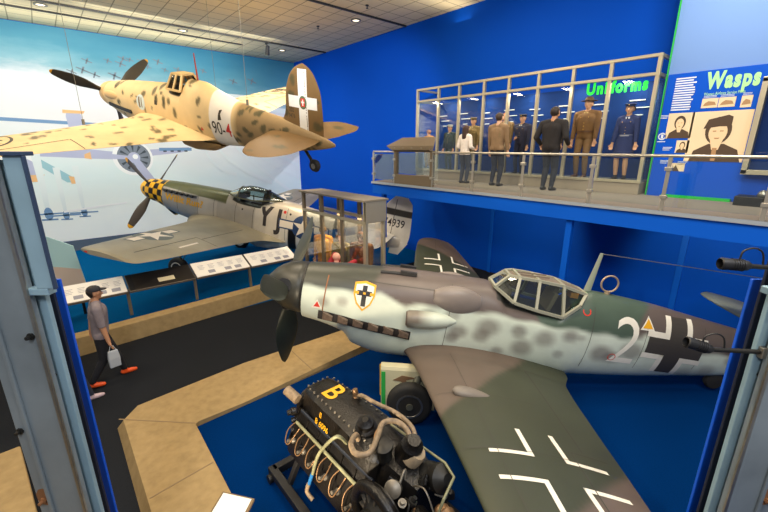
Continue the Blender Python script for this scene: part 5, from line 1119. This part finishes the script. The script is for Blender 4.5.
    if legs: wear('trousers', ((reg == 5) | ((reg == 6)) & (V[:, 2] > .055*H)) | ((reg == 0) & (zrel < .575)), .010 if not longcoat else .008, cm(legs))
    wear('shoes', (reg == 7) | ((reg == 6) & (V[:, 2] < .075*H)), .006, mat('shoe_%d_%d_%d' % shoes, shoes, .5), .004, 2)
    if vest: wear('vest', ((reg == 0) & (zrel > .58) & (zrel < .80)), .035, cm(vest), .02, 6)
    if hair:
        wear('hair', (reg == 1) & (np.linalg.norm(hy, axis=1) < .2*S) & ((hy[:, 2] > .082*S) | ((hy[:, 1] < .030*S) & (hy[:, 2] > .045*S)) | ((hy[:, 1] < -.022*S) & (hy[:, 2] > -.06*S))), .010, mat('hair_%d_%d_%d' % hair, hair, .6, noise=(40, .2)), .012, 3)
        if hairlen:
            mb = MB(); rings = []
            for k in range(10):
                q = k/9; zc = .06-q*(hairlen); rr = .112*(1-.12*q**2)*(.75 if k == 9 else 1)
                rings.append([hd(rr*math.cos(a), -.02-.02*q+rr*.82*math.sin(a)*(1 if math.sin(a) < 0 else .25), zc) for a in np.linspace(0, 2*PI, 19)[:-1]])
            mb.loft(rings); mb.build('long_hair', mat('hair_%d_%d_%d' % hair), t, smooth=70)
    # face: eyes, brows and mouth
    mb = MB()
    for s in (-1, 1): mb.sphere(hd(s*.032, .078, .018), .009*S, 6)
    mb.build('eyes', mat('eye_dark', (40, 34, 30), .3), t, smooth=60)
    mb = MB()
    for s in (-1, 1): mb.beam(hd(s*.018, .086, .036), hd(s*.047, .074, .038), .006, .006)
    mb.build('eyebrows', mat('brow_dark', (64, 46, 34), .8), t)
    mb = MB(); mb.sphere(hd(0, .083, -.047), .018*S, 8, sc=(1, .45, .3)); mb.build('mouth', mat('lip', (172, 92, 82), .5), t, smooth=60)
    if skirt:
        mb = MB(); col, z1 = skirt; rings = []
        for k in range(9):
            q = k/8; z = .60-q*(.60-z1); rx = .098+.035*q**.8; ry = .075+.035*q
            rings.append([T(rx*math.cos(a)*(1+.03*math.sin(6*a)*q), ry*math.sin(a), z) for a in np.linspace(0, 2*PI, 33)[:-1]])
        mb.loft(rings, cap=False); mb.build('skirt', cm(col), t, smooth=60)
    if belt:
        mb = MB(); rings = []
        for z in (.585, .605): rings.append([T(.094*bulk*math.cos(a), .008+.078*bulk*math.sin(a), z) for a in np.linspace(0, 2*PI, 29)[:-1]])
        mb.loft(rings, cap=False); mb.build('belt', mat('belt_%d_%d_%d' % belt, belt, .4), t, smooth=60)
    if collar:
        mb = MB(); P_ = lambda x, z, y=.0: T(x, .066*bulk+y, z)
        mb.add([P_(-.028, .835, -.02), P_(.028, .835, -.02), P_(0, .735, .012)], [(0, 1, 2)]); mb.build('shirt_front', cm(collar), t)
        if tie: mb = MB(); mb.add([P_(-.008, .832, -.012), P_(.008, .832, -.012), P_(.012, .76, .010), P_(0, .742, .016), P_(-.012, .76, .010)], [(0, 1, 2, 3, 4)]); mb.build('tie', cm(tie), t)
    if badges:
        mb = MB()
        for x, z in ((-.05, .77), (.05, .77), (0.0, .70), (0, .66), (.0, .62)): mb.sphere(T(x, .075*bulk, z), .010*S, 6)
        for s in (-1, 1): mb.beam(T(s*.07, .0, .838), T(s*.115, 0, .822), .035*S, .012)
        mb.build('badges_and_buttons', mat('brass_badge', (206, 160, 70), .35, .6), t)
    if hat:
        kind, col = hat; m = cm(col); mb = MB(); up = hM@Vector((0, 0, 1))
        if kind == 'peaked':
            mb.lathe([(.060, .094), (.082, .097), (.098, .118), (.112, .122), (.124, .10), (.128, .02)], hc+hM@Vector((0, -.005, 0))*S, up, 24, sx=S, sy=S); o = mb.build('cap', m, t, smooth=50)
            mb = MB(); mb.loft([[hd(.088*math.sin(a), .072+.085*math.cos(a)*q, .074-.018*q) for a in np.linspace(-1.3, 1.3, 13)] for q in (.15, .55)], closed=False); mb.build('cap_peak', blackpaint, o); mb = MB(); mb.sphere(hd(0, .108, .095), .014*S, 6); mb.build('cap_badge', mat('brass_badge'), o)
        elif kind == 'campaign':
            mb.lathe([(.078, .175), (.084, .172), (.084, .10), (.12, .092), (.165, .062), (.18, .01)], hc+hM@Vector((0, -.005, 0))*S, up, 26, sx=S, sy=S); o = mb.build('brimmed_hat', m, t, smooth=40)
        elif kind == 'helmet':
            mb.sphere(hd(0, -.006, .034), .106*S, 12, sc=(1, 1.04, 1)); o = mb.build('flying_helmet', m, t, smooth=60); mb = MB()
            for s in (-1, 1): mb.sphere(hd(s*.036, .098, .078), .026*S, 8, sc=(1, .5, .8))
            mb.build('goggles', darksteel, o, smooth=60)
        else:   # baseball
            mb.lathe([(.050, .098), (.075, .099), (.105, .085), (.125, .05), (.132, .01)], hc+hM@Vector((0, -.005, 0))*S, up, 24, sx=S, sy=S); o = mb.build('cap', m, t, smooth=50)
            mb = MB(); mb.loft([[hd(.08*math.sin(a), .07+.105*math.cos(a)*q, .062-.012*q+k*.006) for a in np.linspace(-1.25, 1.25, 13)] for q, k in ((.1, 0), (.95, 0), (.95, 1), (.1, 1))], closed=False); mb.build('cap_peak', m, o)
    return t
NZ = 3.0
# visitors
W_ = R(-90)
figure('person', (.24, 7.68, 0), W_, 1.80, 'man in a dark cap, grey shirt and bright orange shoes walking on the dark carpet', 'person', (128, 118, 122), (24, 24, 30), (240, 88, 30), 'tan', (40, 32, 28), lfoot=(0, .13, 0), rfoot=(0, -.15, .015), lean=.05, lhand=(-.15, -.06, .49), rhand=(.155, .05, .475), hat=('ball', (36, 36, 42)), sleeves=.1, bulk=1.04)
t = empty('shopping_bag', (.33, 7.36, .40), (0, 0, R(10)), 'thin pale carrier bag hanging from the walking man\'s hand', 'bag'); mb = MB(); mb.loft([[(x*w_, y*d_, z) for x, y in ((-1, -1), (1, -1), (1, 1), (-1, 1))] for z, w_, d_ in ((0, .08, .03), (.16, .085, .035), (.30, .07, .02))]); mb.build('bag_body', mat('bag_plastic', (176, 182, 188), .4), t, bevel=.01); mb = MB(); mb.tube([(-.05, 0, .30), (-.02, 0, .385), (.02, 0, .385), (.05, 0, .30)], .006, 6); mb.build('handle', mat('bag_plastic'), t)
figure('person', (-.30, 7.15, 0), W_, 1.66, 'visitor mostly hidden behind the left steel post, one pale trainer showing', 'person', (92, 84, 96), (40, 44, 60), (196, 172, 178), 'light', (60, 44, 34), lfoot=(0, .14, 0), rfoot=(0, -.14, .015))
figure('person', (4.52, 6.95, 0), R(-65), 1.72, 'visitor in a red shirt bending toward the glass case behind the propeller', 'person', (158, 32, 44), (40, 42, 52), (40, 36, 34), 'pink', None, lean=.25, head_pitch=-.2, lhand=(-.05, .16, .86), rhand=(.09, .15, .84))
figure('person', (8.95, 6.90, NZ), W_, 1.56, 'woman with long dark hair and a white blouse, back turned, on the mezzanine', 'person', (226, 216, 208), (52, 54, 66), (40, 34, 32), 'light', (58, 34, 26), hairlen=.36, rhand=(.10, .12, .60), lhand=(-.10, .12, .60), bulk=.88)
figure('person', (8.95, 5.87, NZ), W_, 1.82, 'man in a brown jacket and dark trousers, back turned, on the mezzanine', 'person', (132, 106, 78), (28, 30, 44), (34, 30, 28), 'light', (62, 46, 34), collar=(90, 70, 50), longcoat=True, bulk=1.05)
figure('person', (8.95, 4.44, NZ), W_, 1.86, 'large man all in black, back turned to the railing on the mezzanine', 'person', (30, 26, 28), (28, 30, 40), (26, 24, 24), 'tan', (44, 32, 26), lhand=(-.17, .08, .56), rhand=(.17, .09, .56), bulk=1.2)
# uniforms in the long case: mannequins facing the visitors
E_ = R(90)
mz = NZ+.27
def manq(y, h, label, x=9.87, z=mz, rz=E_, **k): return figure('mannequin', (x, y, z), rz, h, label, 'mannequin', skin=k.pop('skin', 'wax'), group=None, bulk=k.pop('bulk', 1.16), **k)
manq(9.12, 1.26, 'mannequin in a tan flying jacket and helmet at the left end of the long case', top=(190, 132, 66), legs=(150, 110, 62), shoes=(70, 50, 36), hat=('helmet', (150, 92, 46)), hair=None, lhand=(-.06, .12, .62), rhand=(.10, .10, .60), bulk=1.15)
manq(8.22, 1.36, 'mannequin in a dark green uniform and white topped cap in the second bay', top=(38, 52, 48), legs=(38, 50, 46), shoes=(30, 28, 26), hat=('peaked', (222, 216, 200)), hair=(60, 44, 30), collar=(220, 214, 204), tie=(28, 30, 30), badges=True, longcoat=True)
manq(7.34, 1.54, 'mannequin in an olive uniform behind the woman in white', top=(112, 92, 52), legs=(104, 88, 54), shoes=(60, 44, 32), hat=('peaked', (96, 80, 48)), hair=(60, 44, 30), collar=(196, 180, 130), tie=(90, 74, 48), badges=True)
manq(6.28, 1.62, 'red haired mannequin in khaki half hidden by the man in the brown jacket', top=(126, 98, 58), legs=(116, 94, 58), shoes=(60, 44, 32), hair=(196, 110, 50), collar=(190, 170, 120))
manq(5.75, 1.54, 'mannequin in a navy jacket with gold braid and a peaked cap', top=(30, 34, 58), legs=(28, 32, 56), shoes=(26, 24, 24), hat=('peaked', (26, 28, 44)), hair=(60, 44, 30), collar=(210, 204, 190), tie=(24, 26, 34), badges=True, rhand=(.02, .15, .62), longcoat=True)
manq(4.86, 1.60, 'mannequin in a dark uniform standing behind the man in black', top=(66, 54, 44), legs=(62, 52, 44), shoes=(40, 34, 30), hair=(70, 50, 34), collar=(180, 160, 130))
manq(4.10, 1.80, 'mannequin in a brown belted uniform and wide brimmed hat', top=(118, 84, 46), legs=(128, 96, 60), shoes=(96, 62, 36), hat=('campaign', (112, 86, 52)), hair=(70, 50, 34), collar=(190, 164, 108), tie=(120, 94, 54), belt=(92, 58, 32), badges=True, longcoat=True)
manq(3.22, 1.62, 'mannequin of a woman in a navy blue skirt uniform and cap', top=(34, 46, 92), legs=None, shoes=(40, 30, 30), hat=('peaked', (34, 46, 92)), hair=(64, 42, 30), hairlen=.10, skirt=((34, 46, 92), .30), collar=(200, 206, 220), tie=(30, 36, 60), belt=(150, 150, 160), badges=True, bulk=.92)
manq(.55, 1.42, 'mannequin in a dark cap and uniform in the case right of the Wasps panel', x=9.61, z=3.6, top=(44, 40, 46), legs=(44, 40, 46), shoes=(30, 28, 26), hat=('peaked', (36, 34, 40)), hair=(70, 50, 34), collar=(200, 190, 180), tie=(60, 30, 30), badges=True)
manq(8.62, 1.62, 'mannequin in a yellow life vest and overalls in the roofed case', x=5.32, z=.35, rz=R(120), top=(206, 142, 38), legs=(196, 134, 40), shoes=(70, 50, 34), hat=('helmet', (120, 84, 40)), hair=None, vest=(230, 166, 30))
manq(7.78, 1.56, 'mannequin in olive flying gear in the middle of the glass case', x=5.32, z=.35, rz=R(120), top=(128, 112, 62), legs=(120, 106, 66), shoes=(70, 50, 34), hair=(90, 70, 40))
manq(6.95, 1.74, 'mannequin in a brown fleece flying suit at the right end of the glass case', x=5.32, z=.35, rz=R(120), top=(112, 74, 40), legs=(120, 84, 48), shoes=(50, 40, 32), hat=('helmet', (98, 64, 34)), hair=None, collar=(196, 160, 100), bulk=1.15)

# ================================================================== CAMERA, LIGHT
cam = bpy.data.cameras.new('camera'); cam.sensor_width = 36; cam.lens = 18.0; cam.clip_end = 200
co = bpy.data.objects.new('camera', cam); C.objects.link(co); co.location = (0, 0, 4.0); co.rotation_euler = (R(90-15.9), 0, R(-40.9))
bpy.context.scene.camera = co
sc = bpy.context.scene
sc.view_settings.view_transform = 'Standard'; sc.view_settings.look = 'None'; sc.view_settings.gamma = 1; sc.view_settings.exposure = 0
w = bpy.data.worlds.new('world'); sc.world = w; w.use_nodes = True
w.node_tree.nodes['Background'].inputs[0].default_value = (.9, .92, 1, 1); w.node_tree.nodes['Background'].inputs[1].default_value = .26
def area(loc, target, sx, sy, power, col=(255, 236, 206), spread=180):
    l = bpy.data.lights.new('gallery_and_fill_light', 'AREA'); l.shape = 'RECTANGLE'; l.size = sx; l.size_y = sy; l.energy = power; l.color = lin(col); l.spread = R(spread)
    o = bpy.data.objects.new('gallery_and_fill_light', l); C.objects.link(o); o.location = loc; o.rotation_euler = (Vector(target)-Vector(loc)).to_track_quat('-Z', 'Y').to_euler(); return o
def spotl(loc, target, power, ang, blend=.4, col=(255, 232, 196), r=.08):
    l = bpy.data.lights.new('gallery_spot', 'SPOT'); l.energy = power; l.spot_size = R(ang); l.spot_blend = blend; l.color = lin(col); l.shadow_soft_size = r
    o = bpy.data.objects.new('gallery_spot', l); C.objects.link(o); o.location = loc; o.rotation_euler = (Vector(target)-Vector(loc)).to_track_quat('-Z', 'Y').to_euler(); return o
for x, y, p in ((-2, 3, 160), (3.5, 2, 200), (7.0, 1.5, 90), (-2, 8, 160), (3.5, 7.5, 200), (7.0, 6.5, 90), (0, 13, 160), (6, 13, 160)):
    area((x, y, 7.95), (x, y, 0), 2.2, 1.2, p)
# wash along the mural
for x in (-4, -.5, 3, 6.5): area((x, 15.3, 7.9), (x, 19.2, 2.2), 2.8, .3, 125, (250, 248, 240))
# spots on the three aircraft
spotl((-1.5, 9.5, 7.9), (2.6, 12.5, 5.2), 430, 50, col=(255, 240, 216)); 
spotl((-1.0, 5.0, 7.9), (4.2, 3.4, 2.0), 800, 62); spotl((2.0, -1.0, 7.9), (6.2, 1.5, 2.0), 650, 60)
spotl((3.2, 9.6, 7.9), (6.4, 11.2, 2.4), 900, 55)
# low spot that lifts the cowling from below left
spotl((.3, 2.2, 1.0), (3.4, 4.3, 1.6), 330, 70)
# inside the show cases
for y in (8.7, 7.3, 5.9, 4.6, 3.3): area((9.85, y, 5.36), (10.1, y, 3), .2, 1.1, 24, (255, 240, 214))
area((5.44, 7.77, 2.34), (5.44, 7.77, 0), .3, 2.3, 45, (255, 230, 190))
# mezzanine wall wash and the light under it
area((7.8, 1.4, 7.9), (9.75, 1.2, 4.6), 1.5, .3, 120, (255, 246, 230)); area((8.3, 6.0, 7.9), (9.6, 6.0, 4.0), 3, .3, 40, (255, 246, 230))
spotl((8.2, 5.0, 2.6), (10.6, 6.5, 1.2), 190, 110); spotl((8.2, 1.2, 2.6), (10.6, .5, 1.5), 260, 110)
area((-2.2, -1.6, 7.6), (.2, 1.6, 3.0), 1.2, 1.2, 260, (240, 244, 250)); area((2.6, -2.4, 7.6), (2.4, .6, 3.0), 1.2, 1.2, 220, (240, 244, 250))  # unseen fill lights added behind the camera to brighten the steel posts
area((3.0, 17.6, 7.0), (3.0, 17.8, 8.1), 8, .4, 70, (250, 246, 232)); area((8.2, 8.5, 7.2), (8.0, 8.5, 8.1), .6, 6, 30, (255, 238, 210)); area((2.0, 9.0, 7.4), (2.0, 9.0, 8.1), 4, 1, 40, (255, 238, 210))  # added uplights without fittings, only there to brighten the ceiling
spotl((.5, 2.0, 7.9), (10.6, 14.2, 4.6), 4200, 34, .6, (240, 244, 255))
